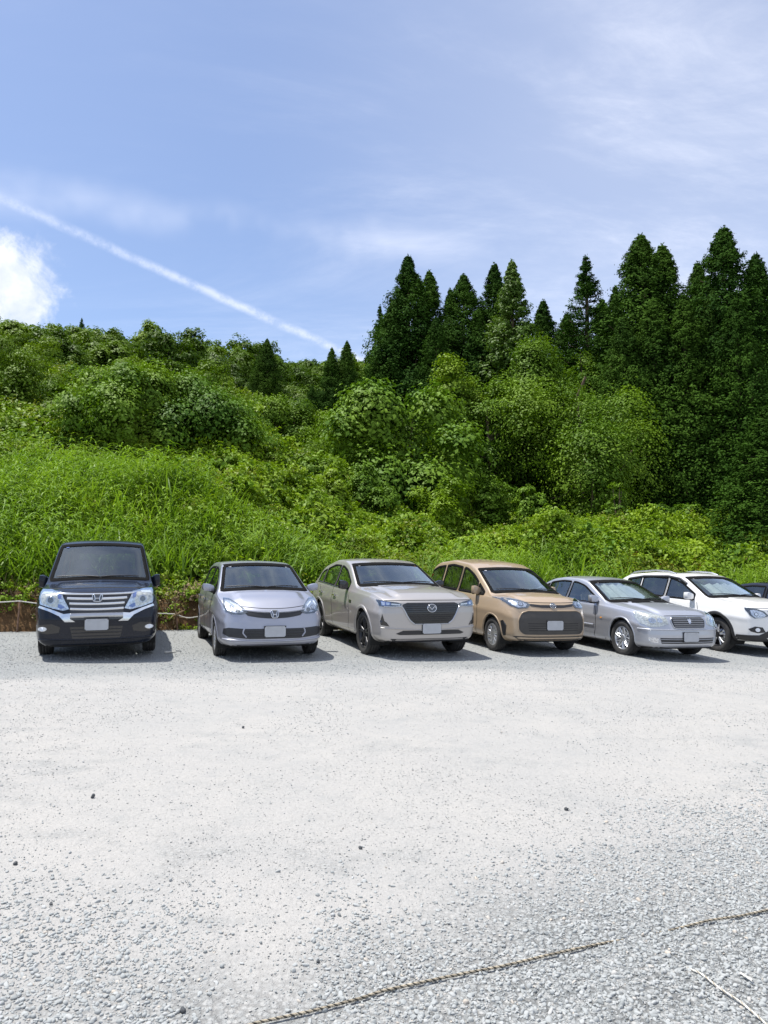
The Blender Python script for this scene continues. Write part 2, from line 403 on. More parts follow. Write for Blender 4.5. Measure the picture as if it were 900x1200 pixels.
# hillside soil
m, t, b = new_mat('hillside soil'); M['soil'] = m
geo = t.add('ShaderNodeNewGeometry'); P = geo.outputs['Position']
sp = t.add('ShaderNodeSeparateXYZ'); t.l.new(P, sp.inputs[0])
a1 = t.noise(P, 2.5, 6, 0.65); a2 = t.noise(P, 12, 4)
c = t.mix(t.ss(a1, 0.35, 0.65), (0.10, 0.055, 0.027, 1), (0.18, 0.11, 0.055, 1))
c = t.mix(t.math('MULTIPLY', t.ss(a2, 0.4, 0.7), 0.6), c, (0.06, 0.04, 0.02, 1))
row = t.math('MULTIPLY_ADD', sp.outputs[0], -0.30, sp.outputs[1])
c = t.mix(t.ss(row, 18.0, 19.5), c, (0.022, 0.038, 0.012, 1))
t.l.new(c, b.inputs['Base Color']); b.inputs['Roughness'].default_value = 1.0; b.inputs['Specular IOR Level'].default_value = 0.1
bn = t.add('ShaderNodeBump'); bn.inputs['Distance'].default_value = 0.06; bn.inputs['Strength'].default_value = 0.9
t.l.new(t.math('ADD', a1, t.math('MULTIPLY', a2, 0.4)), bn.inputs['Height']); t.l.new(bn.outputs[0], b.inputs['Normal'])
# ------------------------------------------------------------------ ground sheet
def axis(lo, hi, core_lo, core_hi, step, grow=1.35):
    a = list(np.arange(core_lo, core_hi + step / 2, step)); s = step
    while a[-1] < hi: s *= grow; a.append(min(hi, a[-1] + s))
    s = step
    while a[0] > lo: s *= grow; a.insert(0, max(lo, a[0] - s))
    return np.array(a)
def grid_mesh(name, xs, ys, zf, mat, smooth=True):
    XX, YY = np.meshgrid(xs, ys); ZZ = zf(XX, YY)
    V = np.stack([XX, YY, ZZ], -1).reshape(-1, 3)
    nx, ny = len(xs), len(ys)
    i = (np.arange(ny - 1)[:, None] * nx + np.arange(nx - 1)[None]).ravel()
    Fq = np.stack([i, i + 1, i + 1 + nx, i + nx], -1)
    return mesh_np(name, V, Fq, mat, smooth)
def gz(x, y):
    near = sstep(30, 18, np.hypot(x, y))
    return G(x, y) + near * ((fbm(x, y, 0.35, 3) - 0.44) * 0.05 + (fbm(x, y, 1.7, 2, 4) - 0.37) * 0.018)
o = obj('ground', grid_mesh('ground', axis(-1500, 1500, -14, 22, 0.2), axis(-1500, 1500, 0, 22, 0.2), gz, M['gravel']))
tag(o, kind='structure')
o = obj('hillside', grid_mesh('hillside', axis(-300, 300, -22, 30, 0.35, 1.06), axis(8, 420, 14, 30, 0.22, 1.04), hill, M['soil']))
tag(o, kind='structure')

# ------------------------------------------------------------------ instancing for uncountable stuff
def stuff(name, P, rot, scl, idx, variants, label=None, cat=None):
    """variants: list of meshes; one object, geometry-node instances on its points"""
    col = bpy.data.collections.new(name + '_pieces')
    for k, me in enumerate(variants):
        v = bpy.data.objects.new('%s_piece_%02d' % (name, k), me); col.objects.link(v)
    me = bpy.data.meshes.new(name); P = np.asarray(P, np.float32)
    me.vertices.add(len(P)); me.vertices.foreach_set('co', P.ravel())
    a = me.attributes.new('rot', 'FLOAT_VECTOR', 'POINT'); a.data.foreach_set('vector', np.asarray(rot, np.float32).ravel())
    a = me.attributes.new('scl', 'FLOAT_VECTOR', 'POINT'); a.data.foreach_set('vector', np.asarray(scl, np.float32).ravel())
    a = me.attributes.new('idx', 'INT', 'POINT'); a.data.foreach_set('value', np.asarray(idx, np.int32))
    o = obj(name, me)
    g = bpy.data.node_groups.new(name + '_nodes', 'GeometryNodeTree')
    g.interface.new_socket('Geometry', in_out='INPUT', socket_type='NodeSocketGeometry')
    g.interface.new_socket('Geometry', in_out='OUTPUT', socket_type='NodeSocketGeometry')
    N = g.nodes; L = g.links
    gi = N.new('NodeGroupInput'); go = N.new('NodeGroupOutput')
    ci = N.new('GeometryNodeCollectionInfo'); ci.inputs['Collection'].default_value = col
    ci.inputs['Separate Children'].default_value = True; ci.inputs['Reset Children'].default_value = True
    ip = N.new('GeometryNodeInstanceOnPoints'); ip.inputs['Pick Instance'].default_value = True
    def attr(nm, typ):
        n = N.new('GeometryNodeInputNamedAttribute'); n.data_type = typ; n.inputs['Name'].default_value = nm
        return n.outputs['Attribute']
    L.new(gi.outputs[0], ip.inputs['Points']); L.new(ci.outputs[0], ip.inputs['Instance'])
    L.new(attr('idx', 'INT'), ip.inputs['Instance Index'])
    er = N.new('FunctionNodeEulerToRotation'); L.new(attr('rot', 'FLOAT_VECTOR'), er.inputs[0]); L.new(er.outputs[0], ip.inputs['Rotation'])
    L.new(attr('scl', 'FLOAT_VECTOR'), ip.inputs['Scale'])
    L.new(ip.outputs[0], go.inputs[0])
    md = o.modifiers.new('scatter', 'NODES'); md.node_group = g
    tag(o, label, cat, kind='stuff')
    return o

# ------------------------------------------------------------------ loose gravel
def stone_mesh(name, mat, seed, flat=0.6):
    r = random.Random(seed); bm = bmesh.new(); bmesh.ops.create_icosphere(bm, subdivisions=2, radius=0.5)
    off = Vector((r.random() * 50, r.random() * 50, 0)); sx, sy = r.uniform(.75, 1.2), r.uniform(.6, 1.0)
    planes = [Vector((r.gauss(0, 1), r.gauss(0, 1), r.gauss(0, 1))).normalized() for _ in range(9)]
    for v in bm.verts:
        p = v.co.copy()
        for pl in planes:
            dd = p.dot(pl) - 0.29
            if dd > 0: p -= pl * dd * 0.97
        p *= 1 + 0.07 * mnoise.noise(p * 3 + off)
        v.co = Vector((p.x * sx, p.y * sy, p.z * flat))
    me = bpy.data.meshes.new(name)
    for f in bm.faces: f.smooth = True
    for e in bm.edges:
        if e.calc_face_angle(0) > R(24): e.smooth = False
    bm.to_mesh(me); bm.free(); me.materials.append(mat); return me
SV = [stone_mesh('stone', M['stone'], k, random.Random(k).uniform(.45, .75)) for k in range(8)]
def near_mask(x, y):
    v = y - 0.55 * x + (fbm(x, y, 0.6, 3, 2) - 0.44) * 4.2
    m = sstep(4.7, 2.7, v)
    left = sstep(-.62, -.95, x + (fbm(x, y, 1.2, 2, 3) - .37) * .6) * sstep(4.2, 3.0, y + (fbm(x, y, .8, 2, 5) - .37) * 1.5)
    lane = sstep(0.50, 0.15, np.abs(x + 0.62)) * sstep(2.2, 2.6, y)      # trodden lane from the bottom edge
    return np.maximum(m * (1 - 0.95 * lane) * sstep(-.9, -.1, x), left)
Pl, Rl, Sl = [], [], []
def add_stones(n, x0, x1, y0, y1, s0, s1, maskf, lift=0.2, wedge=True):
    x = rng.uniform(x0, x1, n); y = rng.uniform(y0, y1, n)
    keep = rng.random(n) < maskf(x, y)
    if wedge: keep &= np.abs(x) < 0.56 * y + 0.5
    x, y = x[keep], y[keep]
    s = s0 + (s1 - s0) * rng.random(len(x)) ** 2.2
    Pl.append(np.stack([x, y, gz(x, y) + s * lift * rng.uniform(0.2, 1.3, len(x))], -1))
    Rl.append(np.stack([rng.normal(0, .35, len(x)), rng.normal(0, .35, len(x)), rng.uniform(0, 6.28, len(x))], -1))
    Sl.append(np.repeat(s[:, None], 3, 1) * rng.uniform(.8, 1.2, (len(x), 3)))
add_stones(120000, -3, 4.6, 2.3, 7.5, 0.012, 0.035, near_mask, .05)
add_stones(7000, -3, 4.6, 2.3, 6.5, 0.026, 0.042, near_mask, .0)
add_stones(60000, -3, 4.6, 2.3, 6.0, 0.006, 0.013, lambda x, y: np.clip(near_mask(x, y) + .12, 0, 1), 0.3)
pm = lambda x, y: 0.06 + 0.9 * sstep(0.50, 0.62, fbm(x, y, 1.1, 4, 7) / 0.94)
add_stones(22000, -5, 6, 2.6, 9.0, 0.006, 0.020, pm, 0.25)
add_stones(22000, -8, 10, 8.0, 13, 0.012, 0.028, lambda x, y: np.clip(sstep(9.6, 11.6, y - .3 * x + (fbm(x, y, .5, 3) - .44) * 3) + .05, 0, 1) * .8, 0.15)
add_stones(26000, -10, 14, 10.5, 19, 0.014, 0.034, lambda x, y: (y < bank_y(x) + .1) * sstep(10.6, 11.6, y - .3 * x), 0.12)
P_ = np.concatenate(Pl); R_ = np.concatenate(Rl); S_ = np.concatenate(Sl)
stuff('gravel', P_, R_, S_, rng.integers(0, 8, len(P_)), SV, 'loose grey blue gravel strewn over the trodden car park ground', 'gravel')

Pl, Rl, Sl = [], [], []
add_stones(90000, -7, 8, 2.5, 12, 0.005, 0.016, lambda x, y: .25 + .75 * sstep(.40, .60, fbm(x, y, .9, 4, 9) / .94), 0.2)
P_ = np.concatenate(Pl); R_ = np.concatenate(Rl); S_ = np.concatenate(Sl)
PB = [stone_mesh('pebble', M['pebble'], 20 + k, .5) for k in range(4)]
stuff('pebbles', P_, R_, S_, rng.integers(0, 4, len(P_)), PB, 'small dusty pebbles pressed into the pale trodden ground', 'pebbles')

# single darker rocks lying on the dust
rocks = [(109, 936, .048, 'largest dark rock lying alone on the pale dust at the left'), (18, 1015, .034, 'small dark rock on pale dust nearest the left edge of the picture'),
         (60, 1062, .028, 'small dark rock on pale dust just above the left patch of coarse gravel'), (285, 852, .040, 'small dark rock on pale dust in front of the lilac hatchback'),
         (215, 1184, .034, 'rounded grey rock at the bottom of the picture left of the rope end'), (373, 1130, .026, 'dark pebble on the bare dust just above the tan rope'),
         (422, 997, .030, 'grey pebble lying on dust in the middle of the empty lot'), (664, 950, .040, 'brownish grey pebble on the dust at the right middle of the lot')]
for k, (px, py, s, lab) in enumerate(rocks):
    p = ground_pt(px, py); me = stone_mesh('rock', M['dark_stone'], 40 + k, .8)
    o = obj('rock', me, None, (p.x, p.y, float(gz(p.x, p.y)) + s * .25)); o.scale = (s, s, s); o.rotation_euler = (0.2, .3, k * 1.3)
    tag(o, lab, 'rock', 'single rocks lying on the dust')

# ------------------------------------------------------------------ leaf geometry
def unit(v): return v / np.maximum(np.linalg.norm(v, axis=-1, keepdims=True), 1e-9)
def leaf_quads(Cn, Nn, size, aspect=0.55, rg=rng, fold=0.16, Dn=None):
    """rhombic leaves: centres, normals, lengths -> vertices and quads"""
    n = len(Cn); Nn = unit(Nn)
    r = rg.normal(size=(n, 3)) if Dn is None else Dn
    Tn = unit(r - (r * Nn).sum(-1, keepdims=True) * Nn); Bn = np.cross(Nn, Tn)
    s = np.asarray(size)[:, None]
    a = Cn - Tn * s * .5; c = Cn + Tn * s * .5 - Nn * s * 0.10
    b = Cn + Bn * s * aspect * .5 + Nn * s * fold - Tn * s * .05; d = Cn - Bn * s * aspect * .5 + Nn * s * fold - Tn * s * .05
    V = np.stack([a, b, c, d], 1).reshape(-1, 3)
    return V, np.arange(4 * n).reshape(-1, 4)
class Geo:
    def __init__(s): s.V = []; s.F = []; s.M = []; s.n = 0
    def add(s, V, Fq, mi=0):
        s.V.append(V); s.F.append(Fq + s.n); s.M.append(np.full(len(Fq), mi)); s.n += len(V)
    def mesh(s, name, mats, smooth=False):
        return mesh_np(name, np.concatenate(s.V), np.concatenate(s.F), mats, smooth, np.concatenate(s.M))
def tube_np(pts, rad, sides=6):
    pts = np.asarray(pts, float); rad = np.asarray(rad, float); n = len(pts)
    T_ = unit(np.gradient(pts, axis=0)); up = np.where(np.abs(T_[:, 2:3]) > .9, np.array([[1., 0, 0]]), np.array([[0, 0, 1.]]))
    A = unit(np.cross(T_, up)); B = np.cross(T_, A)
    th = np.arange(sides) / sides * 2 * math.pi
    V = pts[:, None] + rad[:, None, None] * (A[:, None] * np.cos(th)[None, :, None] + B[:, None] * np.sin(th)[None, :, None])
    i = np.arange(n - 1)[:, None] * sides + np.arange(sides)[None]; j = np.arange(n - 1)[:, None] * sides + (np.arange(sides)[None] + 1) % sides
    return V.reshape(-1, 3), np.stack([i.ravel(), j.ravel(), (j + sides).ravel(), (i + sides).ravel()], -1)

# ------------------------------------------------------------------ undergrowth and grass
def clump(name, seed, n, rad, size, mat, flatten=0.75, up=0.8):
    rg = np.random.default_rng(seed)
    # a few leafy shoots radiating up and out; leaves sit along them
    k = max(5, n // 10); dirs = unit(rg.normal(size=(k, 3)) * [1, 1, .5] + [0, 0, .55])
    t = rg.random((k, 10)) * .75 + .3
    Cn = (dirs[:, None] * t[..., None] * rad).reshape(-1, 3) + rg.normal(size=(k * 10, 3)) * rad * .10
    Cn[:, 2] = np.abs(Cn[:, 2]) * flatten
    Nn = unit(Cn / rad + rg.normal(size=Cn.shape) * .55 + [0, 0, up])
    V, Fq = leaf_quads(Cn, Nn, size * rg.uniform(.6, 1.25, len(Cn)), .62, rg)
    g = Geo(); g.add(V, Fq); return g.mesh(name, mat)
def grass_clump(name, seed, n, h, mat, spread=.22, width=.028):
    rg = np.random.default_rng(seed); g = Geo(); K = 5
    for _ in range(n):
        b = np.append(rg.normal(0, spread, 2), 0); a = rg.uniform(0, 6.28); lean = rg.uniform(.05, .55); hh = h * rg.uniform(.55, 1.1)
        t = np.linspace(0, 1, K); out = np.array([math.cos(a), math.sin(a), 0]); side = np.array([-out[1], out[0], 0])
        droop = rg.uniform(0.2, 1.1)
        p = b + out[None] * (lean * t + droop * .5 * t ** 3)[:, None] * hh + np.array([0, 0, 1])[None] * (t - .35 * droop * t ** 3)[:, None] * hh
        wd = width * rg.uniform(.6, 1.3) * np.array([.5, 1, .95, .6, .04])
        L_ = p - side * wd[:, None] / 2; R2 = p + side * wd[:, None] / 2
        V = np.stack([L_, R2], 1).reshape(-1, 3); i = np.arange(K - 1) * 2
        g.add(V, np.stack([i, i + 1, i + 3, i + 2], -1))
    return g.mesh(name, mat)
def leafy_stem_clump(name, seed, n, h, mat):
    """reed-like stems with long arching leaves along them"""
    rg = np.random.default_rng(seed); g = Geo()
    for _ in range(n):
        b = np.append(rg.normal(0, .25, 2), 0); hh = h * rg.uniform(.6, 1.1); ln = rg.normal(0, .12, 2)
        for q in range(7):
            t = (q + 2) / 8.5; base = b + np.array([ln[0] * t, ln[1] * t, t]) * hh
            a = rg.uniform(0, 6.28); out = np.array([math.cos(a), math.sin(a), 0]); side = np.array([-out[1], out[0], 0])
            l = rg.uniform(.25, .5); s = np.linspace(0, 1, 4)
            p = base + out[None] * (s * l * .8)[:, None] + np.array([0, 0, 1])[None] * (l * (.55 * s - .65 * s ** 2))[:, None]
            wd = .035 * rg.uniform(.7, 1.2) * np.array([.5, 1, .8, .05])
            V = np.stack([p - side * wd[:, None] / 2, p + side * wd[:, None] / 2], 1).reshape(-1, 3); i = np.arange(3) * 2
            g.add(V, np.stack([i, i + 1, i + 3, i + 2], -1))
    return g.mesh(name, mat)
def scatter(n, y0, y1, tmin=-0.62, tmax=0.62, pad=2):
    y = np.sqrt(rng.uniform(y0 ** 2, y1 ** 2, n)); t = rng.uniform(tmin, tmax, n)
    return t * y, y
def yawrot(n, tilt=.25): return np.stack([rng.normal(0, tilt, n), rng.normal(0, tilt, n), rng.uniform(0, 6.28, n)], -1)

def grassness(x, y):
    d = y - bank_y(x); t = x / y
    left = sstep(-0.13, -0.24, t + (fbm(x, y, .35, 3, 3) - .44) * .20) * sstep(12.4, 10.2, d + (fbm(x, y, .3, 2, 8) - .37) * 5) * sstep(0.6, 2.6, d + (fbm(x, y, .4, 2, 1) - .37) * 3.0)
    # tall reeds behind the beige and silver cars, and at the right edge
    pR = np.exp(-((t - 0.19) / .085) ** 2) * sstep(.8, 1.6, d) * sstep(6.0, 4.0, d)
    pE = sstep(.44, .50, t) * sstep(.6, 1.2, d) * sstep(4.0, 2.5, d)
    pM = np.exp(-((t + .10) / .05) ** 2) * sstep(1, 2, d) * sstep(6, 4.5, d) * .6
    return np.clip(left + pR + pE + pM, 0, 1)
x, y = scatter(26000, 15, 42)
d = y - bank_y(x); gq = grassness(x, y)
keep = (d > .8) & (rng.random(len(x)) < gq * .85); x1, y1 = x[keep], y[keep]
kinds = [grass_clump('grass_tuft', 1, 30, 1.12, M['grass'], .22, .034), grass_clump('grass_tuft', 2, 32, .92, M['grass'], .25, .030),
         grass_clump('grass_tuft', 3, 24, 1.3, M['grass'], .2, .038), leafy_stem_clump('grass_tuft', 4, 9, 1.35, M['grass']), leafy_stem_clump('grass_tuft', 5, 10, 1.1, M['grass'])]
s = rng.uniform(.7, 1.2, len(x1)) * (0.85 + .3 * vnoise(x1, y1, .6))
stuff('tall_grass', np.stack([x1, y1, hill(x1, y1) - .08], -1), yawrot(len(x1), .10), np.repeat(s[:, None], 3, 1), rng.integers(0, 5, len(x1)), kinds,
      'tall bright green reed grass covering the slope behind the parked cars', 'grass')

x, y = scatter(52000, 15, 60)
d = y - bank_y(x); gq = grassness(x, y)
dens = np.where(y < 32, 1, .62) * (.25 + .75 * sstep(.2, .7, d)) * (1 - .975 * gq)
keep = (d > .06) & (rng.random(len(x)) < dens); x1, y1 = x[keep], y[keep]; d1 = d[keep]
mound = np.clip(fbm(x1, y1, .38, 4, 6) - .30, 0, 1)
lump = vnoise(x1, y1, .85, 3) ** 2 * 1.0 + vnoise(x1, y1, 1.7, 7) ** 2 * .35
zoff = sstep(1.2, 4, d1) * lump + sstep(1.0, 5, d1) * mound * 2.2 * sstep(-.35, -.05, x1 / y1 + .1) + sstep(14, 20, d1) * mound * 3.2 * sstep(0, -.12, x1 / y1) - .05
kinds = [clump('leaf_clump', 11, 90, .55, .15, M['under_leaf']), clump('leaf_clump', 12, 110, .60, .13, M['under_leaf']), clump('leaf_clump', 13, 70, .5, .18, M['under_leaf']),
         clump('leaf_clump', 14, 100, .5, .10, M['under_leaf']), clump('leaf_clump', 15, 110, .55, .10, M['under_yellow']), clump('leaf_clump', 16, 60, .55, .21, M['leaf_bright']), clump('leaf_clump', 17, 90, .4, .08, M['red_leaf'])]
idx = rng.choice([0, 1, 2, 3, 5], len(x1), p=[.28, .28, .2, .14, .10])
t1 = x1 / y1
yel = np.exp(-((t1 - .04) / .10) ** 2) * sstep(5, 3, d1) * .75 + .10 + .25 * (t1 < -.35) * sstep(14, 18, d1)
yel = np.where((t1 > .33) & (t1 < .56) & (d1 < 3.5), .35, yel)
idx = np.where(rng.random(len(x1)) < yel, 4, idx)
idx = np.where((rng.random(len(x1)) < .10) & (t1 > -.02) & (d1 < 4), 6, idx)
s = rng.uniform(.55, 1.15, len(x1)) * np.where(d1 < 1.4, .62, 1) * np.where(d1 > 14, 1.35, 1)
# several layers so that mounds are filled from the ground up
Z = hill(x1, y1); P_ = []; Rr = []; Ss = []; I_ = []
for lay in (1.0, .55, .15):
    kk = np.ones(len(x1), bool) if lay == 1 else (zoff > .4)
    P_.append(np.stack([x1[kk], y1[kk], Z[kk] + zoff[kk] * lay], -1)); Rr.append(yawrot(kk.sum(), .45)); Ss.append(np.repeat(s[kk][:, None], 3, 1)); I_.append(idx[kk])
stuff('undergrowth', np.concatenate(P_), np.concatenate(Rr), np.concatenate(Ss), np.concatenate(I_), kinds,
      'leafy green vines and shrubs heaped over the bank and slope', 'undergrowth')

# dry stems and small weeds on the cut soil
x, y = scatter(26000, 15, 24); d = y - bank_y(x); keep = (d > -.08) & (d < 1.0) & (rng.random(len(x)) < .55); x1, y1 = x[keep], y[keep]
kinds = [grass_clump('dry_tuft', 21, 9, .35, M['dry'], .10, .012), clump('dry_tuft', 22, 30, .22, .07, M['dry']), clump('dry_tuft', 23, 40, .24, .08, M['under_leaf']), clump('dry_tuft', 24, 30, .2, .06, M['under_yellow'])]
s = rng.uniform(.5, 1.2, len(x1))
stuff('bank_weeds', np.stack([x1, y1, hill(x1, y1)], -1), yawrot(len(x1), .5), np.repeat(s[:, None], 3, 1), rng.choice(4, len(x1), p=[.30, .34, .2, .16]), kinds,
      'dry brown stems and small weeds on the reddish cut bank', 'weeds')

# ------------------------------------------------------------------ broadleaf trees
def crown_mesh(name, seed, rx, rz, n_clump, per, size, mat, base=0.15, flat=.55, cr=.26, lobes=7, ragged=1.0):
    """crown made of lobes, each lobe of leaf sprays; origin at the crown's base centre"""
    rg = np.random.default_rng(seed)
    lc = [np.array([rg.normal(0, .12) * rx, rg.normal(0, .12) * rx, rz * .58]), np.array([0, 0, rz * .25])]; lr = [.42, .50]
    lobes += 4
    for _ in range(lobes):
        a = rg.uniform(0, 6.28); el = rg.uniform(-1.0, 1.0); q = rg.uniform(.42, .88)
        lc.append(np.array([math.cos(a) * rx * q * math.cos(el), math.sin(a) * rx * q * math.cos(el), rz * (.46 + .42 * math.sin(el))])); lr.append(rg.uniform(.20, .42))
    lc = np.array(lc); lr = np.array(lr)
    w_ = lr ** 2; li = rg.choice(len(lc), n_clump, p=w_ / w_.sum())
    dv = unit(rg.normal(size=(n_clump, 3)) + [0, 0, .55])
    rad = rg.uniform(.70, 1.06, n_clump)[:, None]
    cc = lc[li] + dv * rad * lr[li][:, None] * np.array([rx, rx, rz * .62])
    cc[:, 2] = np.maximum(cc[:, 2], rz * base * rg.uniform(.3, 1, n_clump))
    crr = cr * rg.uniform(.6, 1.3, n_clump)
    off = rg.normal(size=(n_clump, per, 3)) * [1, 1, flat]
    off = off / np.maximum(1, np.linalg.norm(off, axis=-1, keepdims=True) / 1.7)
    L_ = cc[:, None] + off * crr[:, None, None] * rx * .55
    dr = np.linalg.norm(off[..., :2], axis=-1)
    L_[..., 2] -= (dr ** 2) * crr[:, None] * rx * .12
    Nn = unit(off * .5 + dv[:, None] * 1.0 + [0, 0, .65] + rg.normal(size=off.shape) * .28)
    sz = size * rg.uniform(.6, 1.25, n_clump * per)
    V, Fq = leaf_quads(L_.reshape(-1, 3), Nn.reshape(-1, 3), sz, .55, rg)
    g = Geo(); g.add(V, Fq)
    return g.mesh(name, mat), cc
def trunk_mesh(name, seed, h, r, cc, n_limb=9, drop=0.0):
    rg = np.random.default_rng(seed); g = Geo()
    pts = np.array([[0, 0, -1.2 - drop], [0, 0, 0], [rg.normal(0, .08) * h, rg.normal(0, .08) * h, h * .5], [rg.normal(0, .1) * h, rg.normal(0, .1) * h, h]])
    tt = np.linspace(0, 3, 12); P3 = np.stack([np.interp(tt, range(4), pts[:, k]) for k in range(3)], -1)
    g.add(*tube_np(P3, np.linspace(r, r * .25, 12), 8))
    for q in rg.choice(len(cc), min(n_limb, len(cc)), replace=False):
        e = cc[q]; s_ = P3[rg.integers(4, 10)]; mid = (s_ + e) / 2 + [0, 0, -.08 * h]
        u = np.linspace(0, 1, 6)[:, None]; B = (1 - u) ** 2 * s_ + 2 * u * (1 - u) * mid + u ** 2 * e
        g.add(*tube_np(B, np.linspace(r * .45, r * .08, 6), 5))
    return g.mesh(name, M['bark'], True)
def tree(name, label, cat, group, crown, trunk, loc, s, rz, parts=True):
    e = empty(name, loc, (0, 0, rz)); e.scale = (s[0], s[0], s[1]) if isinstance(s, tuple) else (s, s, s)
    tag(e, label, cat, group)
    obj('crown', crown, e)
    if trunk is not None: obj('trunk', trunk, e)
    return e
def at(px, y):                       # world x of an image column at distance y
    return (px - 450) / F * y
def top_z(py, y): return CAMZ + (650 - py) / F * y

# main recognisable trees: px centre, distance, top px, half width px, size of leaves, material, label
mains = [
 (148, 29, 410, 64, 460, .15, M['leaf_bright'], .5, 'large leafy tree with bright upright shoots above the left reed grass slope'),
 (250, 31, 432, 66, 460, .15, M['leaf_bright'], .5, 'spreading big leaved tree right of the tall leafy tree on the left slope'),
 (470, 34, 440, 90, 460, .24, M['leaf_bright'], .4, 'wide low tree with large pale green leaves in the centre behind the taupe car'),
 (560, 39, 425, 55, 380, .15, M['leaf'], .5, 'dark rounded tree hung with creepers between the central pale tree and the cedars'),
 (690, 37, 412, 88, 700, .14, M['leaf'], .4, 'broad layered tree with flat leafy tiers in front of the dark cedars on the right'),
 (650, 41, 368, 56, 800, .14, M['leaf'], .5, 'tall light green tree rising between two groups of dark cedars'),
 (205, 34, 482, 50, 300, .15, M['leaf'], .5, 'darker bushy tree low between the two bright trees on the left slope'),
 (395, 41, 478, 42, 240, .15, M['leaf'], .5, 'bushy tree just left of the pale central tree, below the pair of far cedars'),
 (330, 45, 455, 48, 260, .16, M['leaf'], .5, 'rounded dense tree in the left middle of the slope, below the lone far cedar'),
 (60, 50, 410, 62, 300, .16, M['leaf'], .5, 'dark rounded tree on the slope near the left edge, left of the bright tall tree'),
 (262, 72, 405, 26, 160, .20, M['leaf_olive'], .6, 'soft olive green feathery tree standing out on the left hillside'),
 (725, 31, 553, 17, 70, .11, M['leaf_bright'], .5, 'small round creeper covered bush standing up from the undergrowth below the cedars'),
 (12, 38, 436, 45, 260, .16, M['leaf'], .5, 'leafy tree cut by the left edge of the picture above the undergrowth'),
]
extra = [(622, 43, 372, 42, 'pale green tree just right of the creeper draped cedar, filling the foot of the gap'), (702, 44, 378, 44, 'leafy tree at the foot of the open branched cedar'), (540, 40, 408, 40, 'leafy tree in front of the broad cedar, left of the creeper draped one')]
shr = [(45, 33, 488, 34, 0), (92, 35, 470, 36, 1), (8, 31, 492, 30, 1), (300, 30, 520, 34, 0), (345, 33, 508, 36, 2), (385, 28, 535, 30, 0), (432, 29, 528, 34, 1), (520, 30, 545, 40, 0), (575, 32, 550, 32, 2),
       (288, 36, 482, 34, 2), (118, 30, 500, 26, 2), (330, 27, 548, 26, 1), (620, 31, 560, 26, 1), (795, 30, 582, 30, 2), (868, 28, 590, 28, 0)]
SHL = ['low leafy shrub left of the tall leafy tree, just above the reed grass', 'yellow green shrub on the slope directly left of the tall leafy tree', 'shrub at the very left edge just above the reed grass', 'leafy shrub at the top of the grass above the lilac hatchback', 'olive shrub high on the slope above the lilac hatchback', 'leafy shrub above the gap between lilac hatchback and taupe car', 'yellow green shrub below the wide pale central tree',
       'wide leafy shrub under the right half of the pale central tree', 'dark shrub below the creeper hung dark tree', 'dark shrub right of the two bright trees on the left slope', 'small olive shrub at the foot of the tall leafy tree', 'small bright shrub low on the slope above the rear of the taupe car', 'small shrub poking up left of the layered tree base', 'dark shrub at the top of the undergrowth right of the small round bush', 'leafy shrub on the undergrowth crest above the white car']
for (px, y, tp, hw, lb) in extra: mains.append((px, y, tp, hw, 420, .15, M['leaf'], .5, lb))
for (px, y, tp, hw, c_), lb in zip(shr, SHL): mains.append((px, y, tp, hw, 190, .125, [M['under_leaf'], M['under_yellow'], M['leaf']][c_] if c_ != 1 else M['leaf_bright'], .5, lb))
for k, (px, y, tp, hw, ncl, lsz, mt, cr, lab) in enumerate(mains):
    x = at(px, y); zb = float(hill(x, y)); H_ = top_z(tp, y) - zb; rx = hw / F * y * 1.05
    stem = .0
    cm, cc = crown_mesh('crown', 100 + k, rx, H_ - stem, int(ncl * 1.25), 44 if hw > 20 else 24, lsz * 1.12, mt, .02, .45, .25, 9 if hw > 20 else 3)
    tm = trunk_mesh('trunk', 100 + k, (H_ - stem) * .75, .06 + .018 * H_, cc, 12)
    tree('broadleaf_tree' if k < 11 or k in (12, 13, 14, 15) else 'round_bush' if k == 11 else 'shrub', lab, 'tree' if k < 11 or k in (12, 13, 14, 15) else 'bush' if k == 11 else 'shrub', None if k < 16 else 'shrubs standing out of the undergrowth', cm, tm, (x, y, zb - .3), 1, 0)

# belt of small trees and bushes between the reed grass and the woodland
BC = []
for k, (mt_, ls_) in enumerate([(M['leaf'], .17), (M['leaf_bright'], .19), (M['under_leaf'], .14), (M['leaf'], .13), (M['leaf_hill'], .16), (M['leaf_olive'], .14), (M['leaf'], .20)]):
    rz = [2.9, 3.3, 2.4, 3.6, 4.2, 2.6, 3.4][k]; cm, cc = crown_mesh('crown', 400 + k, 1.9, rz, 230, 34, ls_, mt_, .02, .45, .24, 9)
    BC.append((cm, trunk_mesh('trunk', 400 + k, rz * .7, .07, cc, 6, .4)))
rb = random.Random(12); bpts = []
for _ in range(6000):
    y = rb.uniform(29.5, 54); t_ = rb.uniform(-.60, .03) if y > 33 else rb.uniform(-.60, .02)
    x = t_ * y
    if t_ > -.05 and y > 45: continue
    if any((a - x) ** 2 + (b_ - y) ** 2 < (1.55 + (y - 29) * .035) ** 2 for a, b_ in bpts): continue
    if any(abs(x - at(m_[0], m_[1])) < m_[3] / F * m_[1] * .9 and 0 < m_[1] + 1.0 - y < 5 for m_ in mains[:13]): continue
    if y - float(bank_y(x)) < 13.2 + 3.0 * float(sstep(-.2, .1, t_)) and rb.random() < .93: continue
    bpts.append((x, y))
    if len(bpts) >= 125: break
BCOL = ['mid green', 'bright large leaved', 'yellowish green', 'fine leaved', 'dark green', 'olive', 'large leaved']
